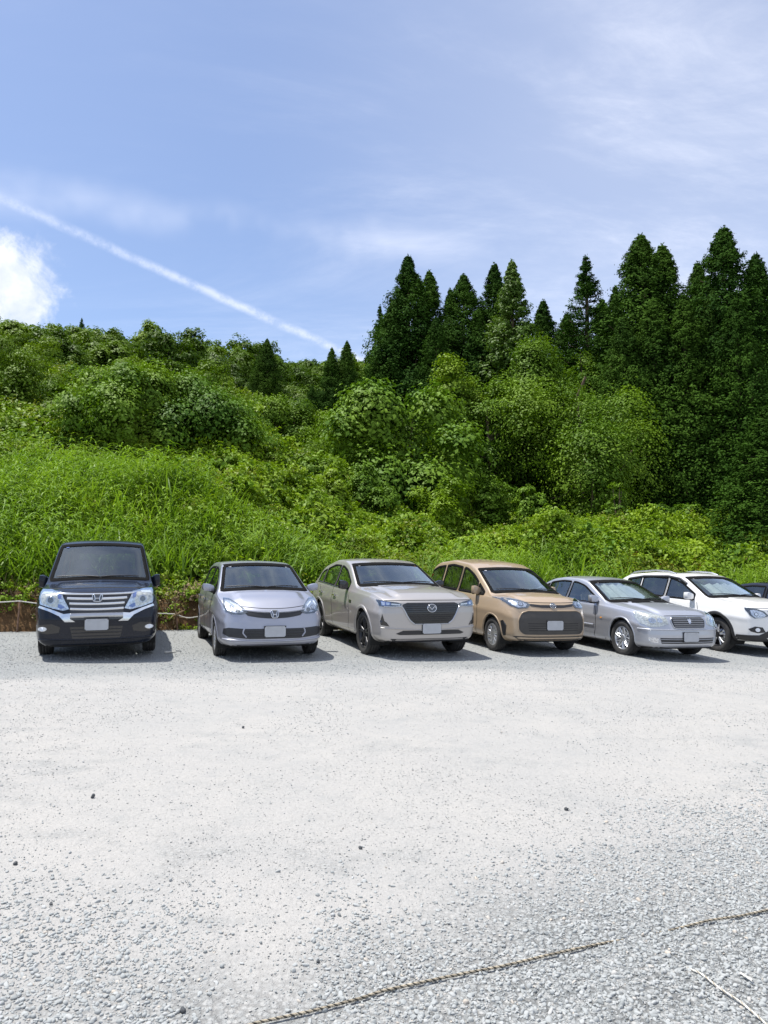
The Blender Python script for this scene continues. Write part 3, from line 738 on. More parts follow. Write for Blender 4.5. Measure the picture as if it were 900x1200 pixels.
for k, (x, y) in enumerate(sorted(bpts, key=lambda p: p[1])):
    v = rb.choice([0, 0, 1, 2, 3, 4, 4, 5, 6]); cm, tm = BC[v]; s_ = rb.uniform(.62, 1.12) * (.72 if y < 34 else 1)
    tree('slope_bush', BCOL[v] + ' bushy growth in the belt between the slope grass and the hillside woodland', 'bush', BCOL[v] + ' bushes in the belt above the slope grass',
         cm, tm, (x, y, float(hill(x, y)) - .25), (s_, s_ * rb.uniform(.75, 1.1)), rb.uniform(0, 6.28))

# hillside woodland
HC = []
for k in range(7):
    rx = 3.4; rz = [6.2, 5.4, 7.0, 5.0, 6.6, 5.8, 7.4][k]
    cm, cc = crown_mesh('crown', 200 + k, rx, rz, 210, 34, .36 if k != 3 else .42, M['leaf_hill'] if k != 5 else M['leaf_olive'], .05, .45, .22, 9)
    HC.append((cm, trunk_mesh('trunk', 200 + k, rz * .7, .16, cc, 5, 1.5)))
pts = []
def try_add(x, y, dmin):
    for (a, b_) in pts:
        if (a - x) ** 2 + (b_ - y) ** 2 < dmin * dmin: return
    pts.append((x, y))
rr = random.Random(5)
for _ in range(30000):
    y = 50 + 122 * rr.random() ** .8; t_ = rr.uniform(-.58, .02)
    if y < 55 and t_ > -.1: continue
    try_add(t_ * y, y, 2.9 + y * .024)
    if len(pts) >= 255: break
pts.sort(key=lambda p: p[1])
for k, (x, y) in enumerate(pts):
    cm, tm = HC[rr.choice([0, 1, 2, 3, 4, 6, 5, 0, 1, 2, 4, 6, 3])]
    s_ = rr.uniform(.80, 1.25) * (0.42 + y * .0052)
    tpx = 450 + x / y * F; tpy = 650 - (float(hill(x, y)) - .6 + 6.2 * s_ - CAMZ) * F / y; hwp = 3.4 * s_ * F / y
    if any(y < cy_ and abs(tpx - cx_) < hwp + 9 and tpy < ty_ + 65 for cx_, ty_, cy_ in ((388, 407, 74), (406, 399, 74), (311, 395, 76), (301, 415, 77))): s_ *= .5
    tree('hillside_tree', 'rounded green broadleaf tree in the woodland that covers the left hillside', 'tree', 'broadleaf trees covering the left hillside',
         cm, tm, (x, y, float(hill(x, y)) - .6), (s_, s_ * rr.uniform(.8, 1.1)), rr.uniform(0, 6.28))
# more woodland closing the view behind the cedars on the right
for k in range(26):
    y = rr.uniform(62, 110); t_ = rr.uniform(.02, .58); cm, tm = HC[rr.randrange(7)]
    tree('backing_tree', 'broadleaf tree glimpsed in the dark gaps behind the cedar grove', 'tree', 'broadleaf trees behind the cedar grove', cm, tm,
         (t_ * y, y, float(hill(t_ * y, y)) - .6), 1.1, rr.uniform(0, 6.28))

# ------------------------------------------------------------------ cedars
def cedar_mesh(name, seed, H_, Rb, n_br, mat, tuft=64, ls=.15, base=.02):
    """narrow cone of separate upswept boughs, each ending in a rounded tuft of needle sprays"""
    rg = np.random.default_rng(seed)
    h = base + (1 - base) * rg.random(n_br) ** .95
    h[:n_br // 12] = rg.uniform(.86, .985, n_br // 12); h = np.minimum(h, .985); az = rg.uniform(0, 6.28, n_br)
    prof = Rb * (1 - h) ** .86 * (1 - .10 * np.exp(-(h / .10) ** 2))
    bumpy = .80 + .34 * vnoise(az * 1.3, h * 17, 1.0, seed)
    Lb = prof * bumpy * rg.uniform(.72, 1.14, n_br) + .02
    out = np.stack([np.cos(az), np.sin(az), np.zeros(n_br)], -1)
    g = Geo(); fs = [.35, .55, .72, .86, 1.0, 1.04]; per = tuft // 6 + 1
    for q, f in enumerate(fs):
        pos = out * (Lb * f)[:, None]; pos[:, 2] = h * H_ - Lb * .38 * f + Lb * .50 * f ** 3
        sg = (.018 + .080 * np.minimum(Lb, 2.4))[:, None, None] * (1.15 if 2 <= q <= 4 else .8)
        off = rg.normal(size=(n_br, per, 3)) * sg * [1, 1, .75]
        pp = pos[:, None] + off
        nn = unit(out[:, None] * .55 + [0, 0, .85] + off / sg * .75 + rg.normal(size=off.shape) * .30)
        dd = unit(out[:, None] * .8 + [0, 0, .35] + rg.normal(size=off.shape) * .45)
        sz = np.repeat(ls * (.50 + .7 * np.minimum(Lb, 1.8) / 1.8), per) * rg.uniform(.7, 1.25, n_br * per)
        V, Fq = leaf_quads(pp.reshape(-1, 3), nn.reshape(-1, 3), sz, .44, rg, .14, dd.reshape(-1, 3)); g.add(V, Fq)
    zt = np.linspace(.93, 1.0, 80); tw_ = .045 + .10 * (1.0 - zt) / .07; pos = np.stack([rg.normal(0, 1, 80) * tw_ , rg.normal(0, 1, 80) * tw_, zt * H_], -1)
    V, Fq = leaf_quads(pos, rg.normal(size=(80, 3)) + [0, 0, .3], np.full(80, ls * .85), .4, rg, .1, np.tile([[0, 0, 1.]], (80, 1)) + rg.normal(size=(80, 3)) * .5); g.add(V, Fq)
    tg = Geo(); zz_ = np.linspace(-.6, H_ * .98, 12); tg.add(*tube_np(np.stack([zz_ * 0, zz_ * 0, zz_], -1), np.interp(zz_, [-.6, H_], [.016 * H_ + .05, .02]), 8))
    for q in rg.choice(n_br, 60, replace=False):
        f = np.linspace(0, 1, 5); p = out[q][None] * (Lb[q] * f)[:, None] * .9; p[:, 2] = h[q] * H_ - Lb[q] * .38 * f + Lb[q] * .5 * f ** 3
        tg.add(*tube_np(p, np.linspace(.05, .012, 5), 4))
    return g.mesh(name, mat), tg.mesh('trunk', M['bark'], True)
CV = [cedar_mesh('crown', 300 + k, 14.0, [3.6, 3.3, 3.8, 3.1][k], 1050, M['cedar']) for k in range(4)]
CB = cedar_mesh('crown', 310, 14.0, 2.9, 850, M['cedar_bright'], 60, .18)
CT = cedar_mesh('crown', 311, 14.0, 2.6, 380, M['cedar'], 60, .15)
# px top, py top, distance, variant, width factor, label
cedars = [
 (462, 352, 44, 1, 1.0, 'dark cedar low at the left foot of the tallest one of the left side'),
 (562, 362, 44, 3, 1.0, 'dark cedar low between the broad cedar and the close pair'),
 (640, 352, 52, 1, .9, 'dark cedar behind the light green tree, left part of the gap'),
 (668, 368, 51, 2, 1.0, 'short dark cedar just left of the open branched one'),
 (710, 350, 49, 0, .9, 'cedar directly right of the open branched one'),
 (772, 352, 41, 1, 1.1, 'dark cedar in front of the twin topped pair, between their trunks'),
 (842, 340, 42, 3, 1.0, 'dark cedar between the dip and the highest cedar'),
 (885, 345, 43, 2, 1.0, 'lower dark cedar right of the highest cedar'),
 (445, 358, 50, 5, .75, 'slim sparse cedar at the left end of the tall grove, leaning past the contrail'),
 (479, 299, 45, 0, 1.0, 'tallest pointed cedar at the left side of the grove'),
 (504, 317, 47, 1, .95, 'cedar immediately right of the tallest one at the grove left side'),
 (529, 338, 51, 3, .8, 'shorter cedar peeping between two taller cedars at the grove left side'),
 (545, 321, 45, 2, 1.0, 'broad cedar left of the close pair in the middle of the grove'),
 (582, 308, 46, 3, .95, 'dark left one of the close pair of cedars in the middle of the grove'),
 (603, 305, 43, 4, 1.0, 'brighter green cedar draped with creepers, right one of the close pair'),
 (692, 299, 47, 5, 1.15, 'open branched cedar standing alone above the light green tree'),
 (726, 336, 50, 3, .8, 'short cedar tucked between the open branched cedar and the big right group'),
 (757, 274, 44, 0, 1.1, 'tall left one of the twin topped cedars in the big right group'),
 (783, 286, 45, 1, 1.1, 'slightly lower right one of the twin topped cedars in the big right group'),
 (825, 307, 47, 3, 1.0, 'cedar in the dip left of the highest cedar on the right'),
 (857, 265, 43, 2, 1.05, 'highest cedar of the whole grove, near the right edge'),
 (895, 297, 45, 0, .95, 'cedar cut by the right edge of the picture'),
 (930, 300, 47, 1, 1.0, 'cedar whose branches reach in from beyond the right edge'),
 (808, 345, 40, 3, 1.0, 'lower dark cedar filling the space in front of the twin topped pair'),
 (735, 372, 41, 2, .95, 'dark cedar standing low in front of the left of the twin topped cedars'),
 (870, 350, 39, 0, .95, 'dark cedar standing in front of the highest cedar'),
 (512, 372, 42, 1, .9, 'dark cedar standing low in front of the left side of the grove'),
 (388, 407, 74, 3, 1.15, 'left one of the pair of small far cedars left of the grove'),
 (406, 399, 74, 1, 1.0, 'right one of the pair of small far cedars left of the grove'),
 (365, 452, 66, 2, 1.1, 'low cedar at the foot of the pair of small far cedars'),
 (311, 395, 76, 0, 1.25, 'lone dark cedar standing on the far hillside'),
 (301, 415, 77, 1, 1.2, 'shorter dark cedar touching the lone one on the far hillside'),
 (90, 370, 165, 5, 1.2, 'tiny cedar spiking up from the left ridge'),
 (181, 379, 163, 5, 1.2, 'tiny cedar spiking up from the middle of the ridge'),
 (904, 478, 27, 1, 1.25, 'young dark cedar in front of the grove at the right edge'),
]
for (px, py, y, var, wf, lab) in cedars:
    x = at(px, y); zb = float(hill(x, y)); Hh = (top_z(py, y) - zb) * 1.025
    cm, tm = (CB if var == 4 else CT if var == 5 else CV[var])
    s_ = Hh / 14.0; wx = 1.14 * wf * max(s_, .62) if y < 60 else wf * s_
    e = tree('cedar_tree', lab, 'tree', 'tall cedars', cm, tm, (x, y, zb), (wx, s_), rr.uniform(0, 6.28))
# ------------------------------------------------------------------ cars
# local frame: origin on the ground under the middle of the front axle, x across (picture right), y rearwards, z up
def interp(pts, u): return np.interp(u, [p[0] for p in pts], [p[1] for p in pts])
def smooth_interp(pts, u, k=.10):
    """polyline rounded by averaging"""
    return sum(interp(pts, np.asarray(u) + o_) * w_ for o_, w_ in ((-k, .15), (-k / 2, .22), (0, .26), (k / 2, .22), (k, .15)))

ALLC = []
class Car:
    def __init__(s, spec, name, label, cat, group):
        s.s = spec; ALLC.append(s); s.root = empty(name); tag(s.root, label, cat, group)
        s.build_body()
    def W(s, u): return smooth_interp(s.s['plan'], u, .12) * s.s['w'] / 2
    def zc(s, u): return smooth_interp(s.s['top'], u, s.s.get('tk', .09))
    def zb(s, u): return np.minimum(smooth_interp(s.s['belt'], u, .15), s.zc(u))
    def wr(s, u):
        hc = np.maximum(0, s.zc(u) - s.zb(u)); return s.W(u) * .955 - .035 * np.minimum(1, hc / .12) - s.s['lean'] * hc
    def build_body(s):
        sp = s.s; L = sp['l']; st = np.unique(np.concatenate([[0, .006, .015, .03, .05, .08], np.arange(.1, L - .09, .022), [L - .08, L - .05, L - .03, L - .015, L - .006, L]]))
        nb, ns, nu, nt = 6, 34, 26, 30
        W = s.W(st); zb = s.zb(st); zc = s.zc(st); wr = s.wr(st); z0 = interp(sp['sill'], st)
        r = .05; t = np.minimum(np.minimum(st, L - st), r); ins = r - np.sqrt(np.maximum(0, r * r - (r - t) ** 2))
        W = W - ins; wr = wr - ins; zc = zc - ins; zb = np.minimum(zb - ins * .5, zc); z0 = z0 + ins
        crown = smooth_interp(sp['crown'], st, .1)
        n = len(st); rows = []
        one = np.ones(n)
        for k in range(nb):
            f = k / nb; rows.append((f * (W - .12), z0 + .0 * one))
        for k in range(ns):                                  # sill to belt
            f = k / (ns - 1); z = z0 + (zb - z0) * f
            tuck = .12 * (1 - min(1, f / .16)) ** 2 + .055 * max(0, 1 - f / .55) ** 1.5 + .045 * max(0, (f - .66) / .34) ** 2
            crease = sp.get('crease', .012) * math.exp(-((f - .70) / .07) ** 2) + .008 * math.exp(-((f - .22) / .08) ** 2)
            rows.append((W * (1 - tuck) + crease, z))
        for k in range(1, nu + 1):
            f = k / nu; wb = W * .955
            rows.append((wb + (wr - wb) * (f ** .92 * .94 + .06 * min(1, f * 6)), zb + (zc - zb) * f))
        for k in range(1, nt + 1):
            f = k / nt; y = wr * (1 - f); rows.append((y, zc + crown * (1 - (1 - f) ** 2.4)))
        Y = np.stack([a for a, b_ in rows], 1); Z = np.stack([b_ for a, b_ in rows], 1)
        for _ in range(sp.get('ring_smooth', 3)):
            Y[:, 1:-1] = Y[:, 1:-1] * .5 + (Y[:, :-2] + Y[:, 2:]) * .25; Z[:, 1:-1] = Z[:, 1:-1] * .5 + (Z[:, :-2] + Z[:, 2:]) * .25
        for _ in range(3):
            Y[1:-1] = Y[1:-1] * .6 + (Y[:-2] + Y[2:]) * .2; Z[1:-1] = Z[1:-1] * .6 + (Z[:-2] + Z[2:]) * .2
        K = Y.shape[1]
        fullY = np.concatenate([Y, -Y[:, -2:0:-1]], 1); fullZ = np.concatenate([Z, Z[:, -2:0:-1]], 1); K2 = fullY.shape[1]
        U = np.repeat(st[:, None], K2, 1)
        V = np.stack([fullY, U, fullZ], -1).reshape(-1, 3)
        i = np.arange(n - 1)[:, None] * K2 + np.arange(K2)[None]; j = np.arange(n - 1)[:, None] * K2 + (np.arange(K2)[None] + 1) % K2
        Fs = [np.stack([i.ravel(), j.ravel(), (j + K2).ravel(), (i + K2).ravel()], -1)]
        base = len(V); Vs = [V]; Mc = 24
        for end, si in ((0, 0), (1, n - 1)):                 # caps: rows across
            cols = []
            for c in range(1, Mc):
                cols.append(np.stack([Y[si] * (1 - 2 * c / Mc), np.full(K, st[si]), Z[si]], -1))
            Vc = np.stack(cols, 1)                            # K, Mc-1, 3
            off = sum(len(v) for v in Vs); Vs.append(Vc.reshape(-1, 3))
            def vid(kk, c):
                if c == 0: return si * K2 + kk
                if c == Mc: return si * K2 + (0 if kk == 0 else (K2 - kk if kk < K - 1 else K - 1))
                return off + kk * (Mc - 1) + c - 1
            q = []
            for kk in range(K - 1):
                for c in range(Mc):
                    a, b_, c_, d_ = vid(kk, c), vid(kk, c + 1), vid(kk + 1, c + 1), vid(kk + 1, c)
                    q.append((a, b_, c_, d_) if end == 0 else (d_, c_, b_, a))
            Fs.append(np.array(q))
        V = np.concatenate(Vs); Fq = np.concatenate(Fs)
        # the nose and tail take their profile
        x, u, z = V[:, 0].copy(), V[:, 1].copy(), V[:, 2].copy()
        hw = sp['w'] / 2
        rr_ = sp.get('nose_r', .8); wf = np.clip(1 - u / rr_, 0, 1) ** 1.6
        u2 = u + wf * (interp(sp['nose'], z) + sp['pa'] * np.abs(x / hw) ** sp['pp'])
        rt = .6; wt = np.clip(1 - (L - u) / rt, 0, 1) ** 1.6
        u2 = u2 - wt * (interp(sp['tail'], z) + .20 * np.abs(x / hw) ** 3.2)
        cw, hd = sp['cowl'], sp['header']
        g = sstep(cw - .55, cw, u) * (1 - sstep(hd, hd + .9, u))
        u2 = u2 - sp['bow'] * (1 - np.clip(np.abs(x) / (hw * .9), 0, 1) ** 2) * g
        if 'hood' in sp:                                      # raised bonnet centre with two soft creases
            hx, hh = sp['hood']; gg = sstep(0.0, .25, u) * (1 - sstep(cw - .25, cw + .02, u)) * sstep(.60, .72, z)
            z = z + gg * hh * (sstep(hx + .09, hx - .03, np.abs(x)) - .35 * np.exp(-((np.abs(x) - hx - .08) / .06) ** 2))
        V = np.stack([x, u2 - sp['fo'], z], -1)
        s.raw = V.copy()
        s.bvh = BVHTree.FromPolygons([tuple(v) for v in V.tolist()], [tuple(f) for f in Fq.tolist()])
        # wheel arches
        cell = .014
        cen = V[Fq].mean(1)
        nrm = np.cross(V[Fq[:, 2]] - V[Fq[:, 0]], V[Fq[:, 3]] - V[Fq[:, 1]]); nrm = unit(nrm)
        if (nrm[:, 0] * np.sign(cen[:, 0]))[(np.abs(cen[:, 0]) > hw * .8)].mean() < 0: Fq = Fq[:, ::-1]; nrm = -nrm
        kill = np.zeros(len(Fq), bool)
        for yc in (0, sp['wb']):
            Ra = sp['ra']; zc_ = sp['r'] + .015
            side = np.abs(V[:, 0]) > hw * .62
            dx = V[:, 1] - yc; dzv = V[:, 2] - zc_; rad = np.hypot(dx, dzv)
            near = side & (np.abs(rad - Ra) < cell) & (V[:, 2] < zc_ + Ra + .05)
            V[near, 1] = yc + dx[near] / rad[near] * Ra; V[near, 2] = zc_ + dzv[near] / rad[near] * Ra
            cen = V[Fq].mean(1); rc = np.hypot(cen[:, 1] - yc, cen[:, 2] - zc_)
            kill |= (rc < Ra - .002) & (np.abs(cen[:, 0]) > hw * .62) & (cen[:, 2] < sp['ra'] + zc_)
        # window openings
        s.wins = []
        def inside(poly, px_, py_):
            c = np.zeros(len(px_), bool); m = len(poly)
            for a in range(m):
                x1, y1 = poly[a]; x2, y2 = poly[(a + 1) % m]
                if y1 == y2: continue
                cr = ((y1 > py_) != (y2 > py_)) & (px_ < (x2 - x1) * (py_ - y1) / (y2 - y1) + x1); c ^= cr
            return c
        ws = s.windshield(); s.wins.append(('front', ws, 'windscreen'))
        kill |= inside(shrink(ws, .012), cen[:, 0], cen[:, 2]) & (nrm[:, 1] < -.1) & (cen[:, 1] < hd + 1.0 - sp['fo'])
        for nm, pl in s.side_windows():
            s.wins.append(('side', pl, nm))
            kill |= inside(shrink(pl, .012), cen[:, 1], cen[:, 2]) & (np.abs(nrm[:, 0]) > .3) & (np.abs(cen[:, 0]) > hw * .5)
        if 'rear_glass' in sp:
            s.wins.append(('back', sp['rear_glass'], 'rear_window'))
            kill |= inside(shrink(sp['rear_glass'], .012), cen[:, 0], cen[:, 2]) & (nrm[:, 1] > .1)
        dark = (cen[:, 2] < interp(sp['sill'], cen[:, 1] + sp['fo']) + .035) & (nrm[:, 2] < -.3)
        Fq = Fq[~kill]; dark = dark[~kill]
        me = mesh_np('body', V, Fq, [sp['paint'], M['under']], True, dark.astype(int))
        s.body = obj('body', me, s.root)
    # ---- window outlines (sampled from the shell's own profiles)
    def windshield(s):
        sp = s.s; c0, c1 = sp['cowl'] + .05, sp['header'] - .01
        L_, Rr = [], []
        for u in np.linspace(c0, c1, 10):
            hwid = float(s.wr(u)) - sp.get('pillar', .055); z = float(s.zc(u)) + .012
            Rr.append((hwid, z)); L_.append((-hwid, z))
        cr0, cr1 = float(interp(sp['crown'], c0)), float(interp(sp['crown'], c1))
        top = [(Rr[-1][0] * (1 - f), Rr[-1][1] + cr1 * .8 * (1 - (1 - f) ** 2)) for f in (.25, .6, 1, 1.4, 1.75)]
        bot = [(-Rr[0][0] * (1 - f), Rr[0][1] + cr0 * .7 * (1 - (1 - f) ** 2) - sp.get('cowl_dip', .0)) for f in (.25, .6, 1, 1.4, 1.75)]
        return Rr + top + L_[::-1] + bot
    def side_windows(s):
        sp = s.s; res = []
        for nm, ua, ub, opt in sp['windows']:
            up, lo = [], []
            for u in np.linspace(ua, ub, max(4, int((ub - ua) / .05))):
                t_ = float(s.zc(u)) - sp.get('rail', .085); b_ = float(s.zb(u)) + sp.get('beltgap', .03) + opt.get('lift', 0) * max(0, (u - opt.get('from', ua)))
                if t_ > b_ + .015: up.append((u - sp['fo'], t_)); lo.append((u - sp['fo'], b_))
            pl = lo + up[::-1]
            if opt.get('round'): pl = rounded(pl, opt['round'])
            res.append((nm, pl))
        return res
    # ---- projection on to the shell
    def proj(s, view, a, b_, sgn=1):
        if view == 'front': o_, d_ = Vector((a, -6, b_)), Vector((0, 1, 0))
        elif view == 'back': o_, d_ = Vector((a, 12, b_)), Vector((0, -1, 0))
        elif view == 'side': o_, d_ = Vector((3 * sgn, a, b_)), Vector((-sgn, 0, 0))
        else: o_, d_ = Vector((a, b_, 4)), Vector((0, 0, -1))
        loc, nr, _, _ = s.bvh.ray_cast(o_, d_)
        if loc is None:
            p = Vector({'front': (a, -.6, b_), 'back': (a, 3.6, b_), 'side': (sgn * s.s['w'] / 2, a, b_), 'top': (a, b_, 1)}[view])
            loc, nr, _, _ = s.bvh.find_nearest(p)
        if nr.dot(d_) > 0: nr = -nr
        return loc, nr
    def patch(s, name, view, poly, mat, parent=None, off=.004, skirt=.014, sgn=1, cell=.035, label=None, dish=0.0):
        bm = bmesh.new(); vs = [bm.verts.new((a, b_, 0)) for a, b_ in poly]
        try: bm.faces.new(vs)
        except ValueError: return None
        xs = [p[0] for p in poly]; ys = [p[1] for p in poly]
        for ax, lo, hi in ((0, min(xs), max(xs)), (1, min(ys), max(ys))):
            k = max(1, int((hi - lo) / cell))
            for q in range(1, k):
                c = lo + (hi - lo) * q / k; nrm = Vector((1, 0, 0)) if ax == 0 else Vector((0, 1, 0))
                bmesh.ops.bisect_plane(bm, geom=bm.verts[:] + bm.edges[:] + bm.faces[:], plane_co=nrm * c, plane_no=nrm)
        bmesh.ops.triangulate(bm, faces=[f for f in bm.faces if len(f.verts) > 4])
        cx, cy = sum(xs) / len(xs), sum(ys) / len(ys); hx = (max(xs) - min(xs)) / 2 + 1e-6; hy = (max(ys) - min(ys)) / 2 + 1e-6
        N_ = {}
        for v in list(bm.verts):
            a, b_ = v.co.x, v.co.y
            loc, nr = s.proj(view, a, b_, sgn)
            o2 = off + dish * (1 - min(1, max(abs(a - cx) / hx, abs(b_ - cy) / hy)) ** 2)
            v.co = loc + nr * o2; N_[v] = nr
        bm.normal_update()
        if sum(f.normal.dot(N_[f.verts[0]]) for f in bm.faces) < 0: bmesh.ops.reverse_faces(bm, faces=bm.faces[:])
        for f in bm.faces: f.smooth = True
        if skirt:
            bd = [e for e in bm.edges if len(e.link_faces) == 1]
            vm = {}
            for e in bd:
                for v in e.verts:
                    if v not in vm: vm[v] = bm.verts.new(v.co - N_[v] * (off + skirt))
            for e in bd:
                f0 = e.link_faces[0]; l = [l for l in f0.loops if l.edge == e][0]; a, b_ = l.vert, l.link_loop_next.vert
                try: f = bm.faces.new((b_, a, vm[a], vm[b_]))
                except ValueError: continue
                e.smooth = False
        me = bpy.data.meshes.new(name); bm.to_mesh(me); bm.free(); me.materials.append(mat)
        o = obj(name, me, parent or s.root)
        if label: o['label'] = label
        return o
    def both(s, name, view, poly, mat, **kw):
        """the same part on the left and on the right"""
        if view == 'side':
            return [s.patch(name, view, poly, mat, sgn=g, **kw) for g in (-1, 1)]
        return [s.patch(name, view, [(a * g, b_) for a, b_ in poly], mat, **kw) for g in (-1, 1)]
    def strip(s, name, view, pts, width, mat, parent=None, closed=False, off=.005, skirt=.012, sgn=1, wf=None):
        P2 = np.array(pts, float)
        if closed: P2 = np.vstack([P2, P2[:1]])
        seg = np.r_[0, np.cumsum(np.linalg.norm(np.diff(P2, axis=0), axis=1))]
        m = max(3, int(seg[-1] / .03)); t_ = np.linspace(0, seg[-1], m + (0 if not closed else 1))
        P2 = np.stack([np.interp(t_, seg, P2[:, 0]), np.interp(t_, seg, P2[:, 1])], -1)
        if closed: P2 = P2[:-1]; tg = np.roll(P2, -1, 0) - np.roll(P2, 1, 0)
        else: tg = np.gradient(P2, axis=0)
        tg = tg / np.maximum(np.linalg.norm(tg, axis=1, keepdims=True), 1e-9); nn = np.stack([-tg[:, 1], tg[:, 0]], -1)
        cols = [-.5, -.15, .15, .5]; bm = bmesh.new(); rows = []
        for k, (p, q) in enumerate(zip(P2, nn)):
            wd = width * (wf(k / max(1, len(P2) - 1)) if wf else 1); row = []
            for c in cols:
                a, b_ = p + q * wd * c; loc, nr = s.proj(view, a, b_, sgn); row.append((loc + nr * (off if abs(c) < .4 else off * .6), nr))
            lo = row[0]; hi = row[-1]
            vs = [bm.verts.new(lo[0] - lo[1] * skirt)] + [bm.verts.new(r_[0]) for r_ in row] + [bm.verts.new(hi[0] - hi[1] * skirt)]
            rows.append(vs)
        m = len(rows)
        for k in range(m if closed else m - 1):
            A, B = rows[k], rows[(k + 1) % m]
            for c in range(len(A) - 1):
                f = bm.faces.new((A[c], A[c + 1], B[c + 1], B[c])); f.smooth = True
        bmesh.ops.recalc_face_normals(bm, faces=bm.faces[:])
        me = bpy.data.meshes.new(name); bm.to_mesh(me); bm.free(); me.materials.append(mat)
        return obj(name, me, parent or s.root)
    def glazing(s, seal=.042, chrome=False):
        sp = s.s
        for view, pl, nm in s.wins:
            mat = M['glass'] if nm in ('windscreen', 'front_window') or (nm == 'rear_side_window' and not sp.get('privacy')) else M['privacy']
            for g in ((-1, 1) if view == 'side' else (1,)):
                o = s.patch(nm, view, pl, mat, off=-.003, skirt=0, sgn=g, cell=.05)
                wd = seal if nm != 'windscreen' else .05
                s.strip('window_seal', view, pl, wd, M['seal'], parent=o, closed=True, off=.0035, skirt=.012, sgn=g)
    def wheels(s, kind, rim_mat, r_rim, tw=.20):
        sp = s.s; r = sp['r']
        tyre, rim = wheel_meshes(r, tw, kind, rim_mat, r_rim)
        for g in (-1, 1):
            for yc in (0, sp['wb']):
                o = obj('wheel', tyre, s.root); o.location = (g * (sp['w'] / 2 - tw / 2 - .022), yc, r - .008); o.rotation_euler = (0, 0, 0 if g > 0 else math.pi)
                ri = obj('rim', rim, o)
                # dark wheel well
                bm = bmesh.new(); K = 24; Ra = sp['ra'] + .004; prev = None
                for k in range(K + 1):
                    a = -R(28) + k / K * (math.pi + R(56)); c, s_ = math.cos(a), math.sin(a)
                    x0 = g * (sp['w'] / 2 - .035 - .04 * max(0, s_)); x1 = g * (sp['w'] / 2 - .40)
                    p = [bm.verts.new((x0, yc + c * Ra, r + .015 + s_ * Ra)), bm.verts.new((x1, yc + c * Ra, r + .015 + s_ * Ra)), bm.verts.new((x1, yc + c * .02, r + .015 + s_ * .02))]
                    if prev: bm.faces.new((prev[0], p[0], p[1], prev[1])); bm.faces.new((prev[1], p[1], p[2], prev[2]))
                    prev = p
                bm_obj('wheel_arch', bm, M['under'], s.root)
    def arch_lip(s, mat, width, off=.006):
        sp = s.s
        for g in (-1, 1):
            for yc in (0, sp['wb']):
                zc_ = sp['r'] + .015; lo = interp(sp['sill'], yc + sp['fo']) + .02
                a0 = math.asin(max(-.9, (lo - zc_) / sp['ra']))
                pts = [(yc + math.cos(a) * (sp['ra'] + width / 2 - .004), zc_ + math.sin(a) * (sp['ra'] + width / 2 - .004)) for a in np.linspace(a0, math.pi - a0, 40)]
                s.strip('arch_trim' if mat is not sp['paint'] else 'arch_lip', 'side', pts, width, mat, off=off, skirt=.03, sgn=g)
    def doors(s, cuts, top_off=.03, z_lo=None, hood=True, gap=.013):
        sp = s.s; zl = z_lo or sp['r'] - .02
        for g in (-1, 1):
            for pts in cuts:
                s.strip('door_gap', 'side', [(u - sp['fo'], z) for u, z in pts], gap, M['under'], sgn=g, off=.0025, skirt=.004)
    def handle(s, u, z, mat, l=.20, h=.028):
        for g in (-1, 1):
            loc, nr = s.proj('side', u - s.s['fo'], z, g); bm = bmesh.new()
            rounded_bar(bm, loc + nr * .028, Vector((0, l, 0)), h, .022)
            s.patch('handle_recess', 'side', ellipse(u - s.s['fo'], z, l * .32, h * .95), M['trim'], off=.0025, skirt=.003, sgn=g, cell=.03)
            bm_obj('door_handle', bm, mat, s.root)
    def mirrors(s, u, z, mat, size=(.11, .07, .085), base=None, stalk=M['trim'], tuck=0.0):
        sp = s.s
        for g in (-1, 1):
            x0 = float(s.W(u)) * .93; bm = bmesh.new(); bmesh.ops.create_cube(bm, size=2)
            bmesh.ops.subdivide_edges(bm, edges=bm.edges[:], cuts=4, use_grid_fill=True)
            for v in bm.verts:
                p = v.co; q = p.normalized() * 1.0; m_ = max(abs(p.x), abs(p.y), abs(p.z)); k = .52
                e = p.lerp(q * m_ * 1.12, k)
                tp = 1 - .22 * max(0, e.x * g * -1)                     # tapers towards the car
                if p.y > .98: e.y = .72
                v.co = Vector((e.x * size[0], e.y * size[1] * tp, e.z * size[2] * tp + .012 * e.x * g))
                v.co += Vector((g * (x0 + .055 + size[0] - tuck), u - sp['fo'], z))
            mo = bm_obj('door_mirror', bm, mat, s.root)
            bm = bmesh.new(); rounded_bar(bm, Vector((g * (x0 + .045), u - sp['fo'] + .01, z - size[2] * .75)), Vector((.17, 0, 0)), .04, .05); bm_obj('mirror_arm', bm, stalk, mo)
            bm = bmesh.new(); c = Vector((g * (x0 + .055 + size[0] - tuck), u - sp['fo'] + size[1] * .74, z))
            vs = [bm.verts.new(c + Vector((math.cos(a) * size[0] * .85, 0, math.sin(a) * size[2] * .8))) for a in np.linspace(0, 2 * math.pi, 20, endpoint=False)]
            bm.faces.new(vs); bm_obj('mirror_glass', bm, M['chrome'], mo, smooth=False)
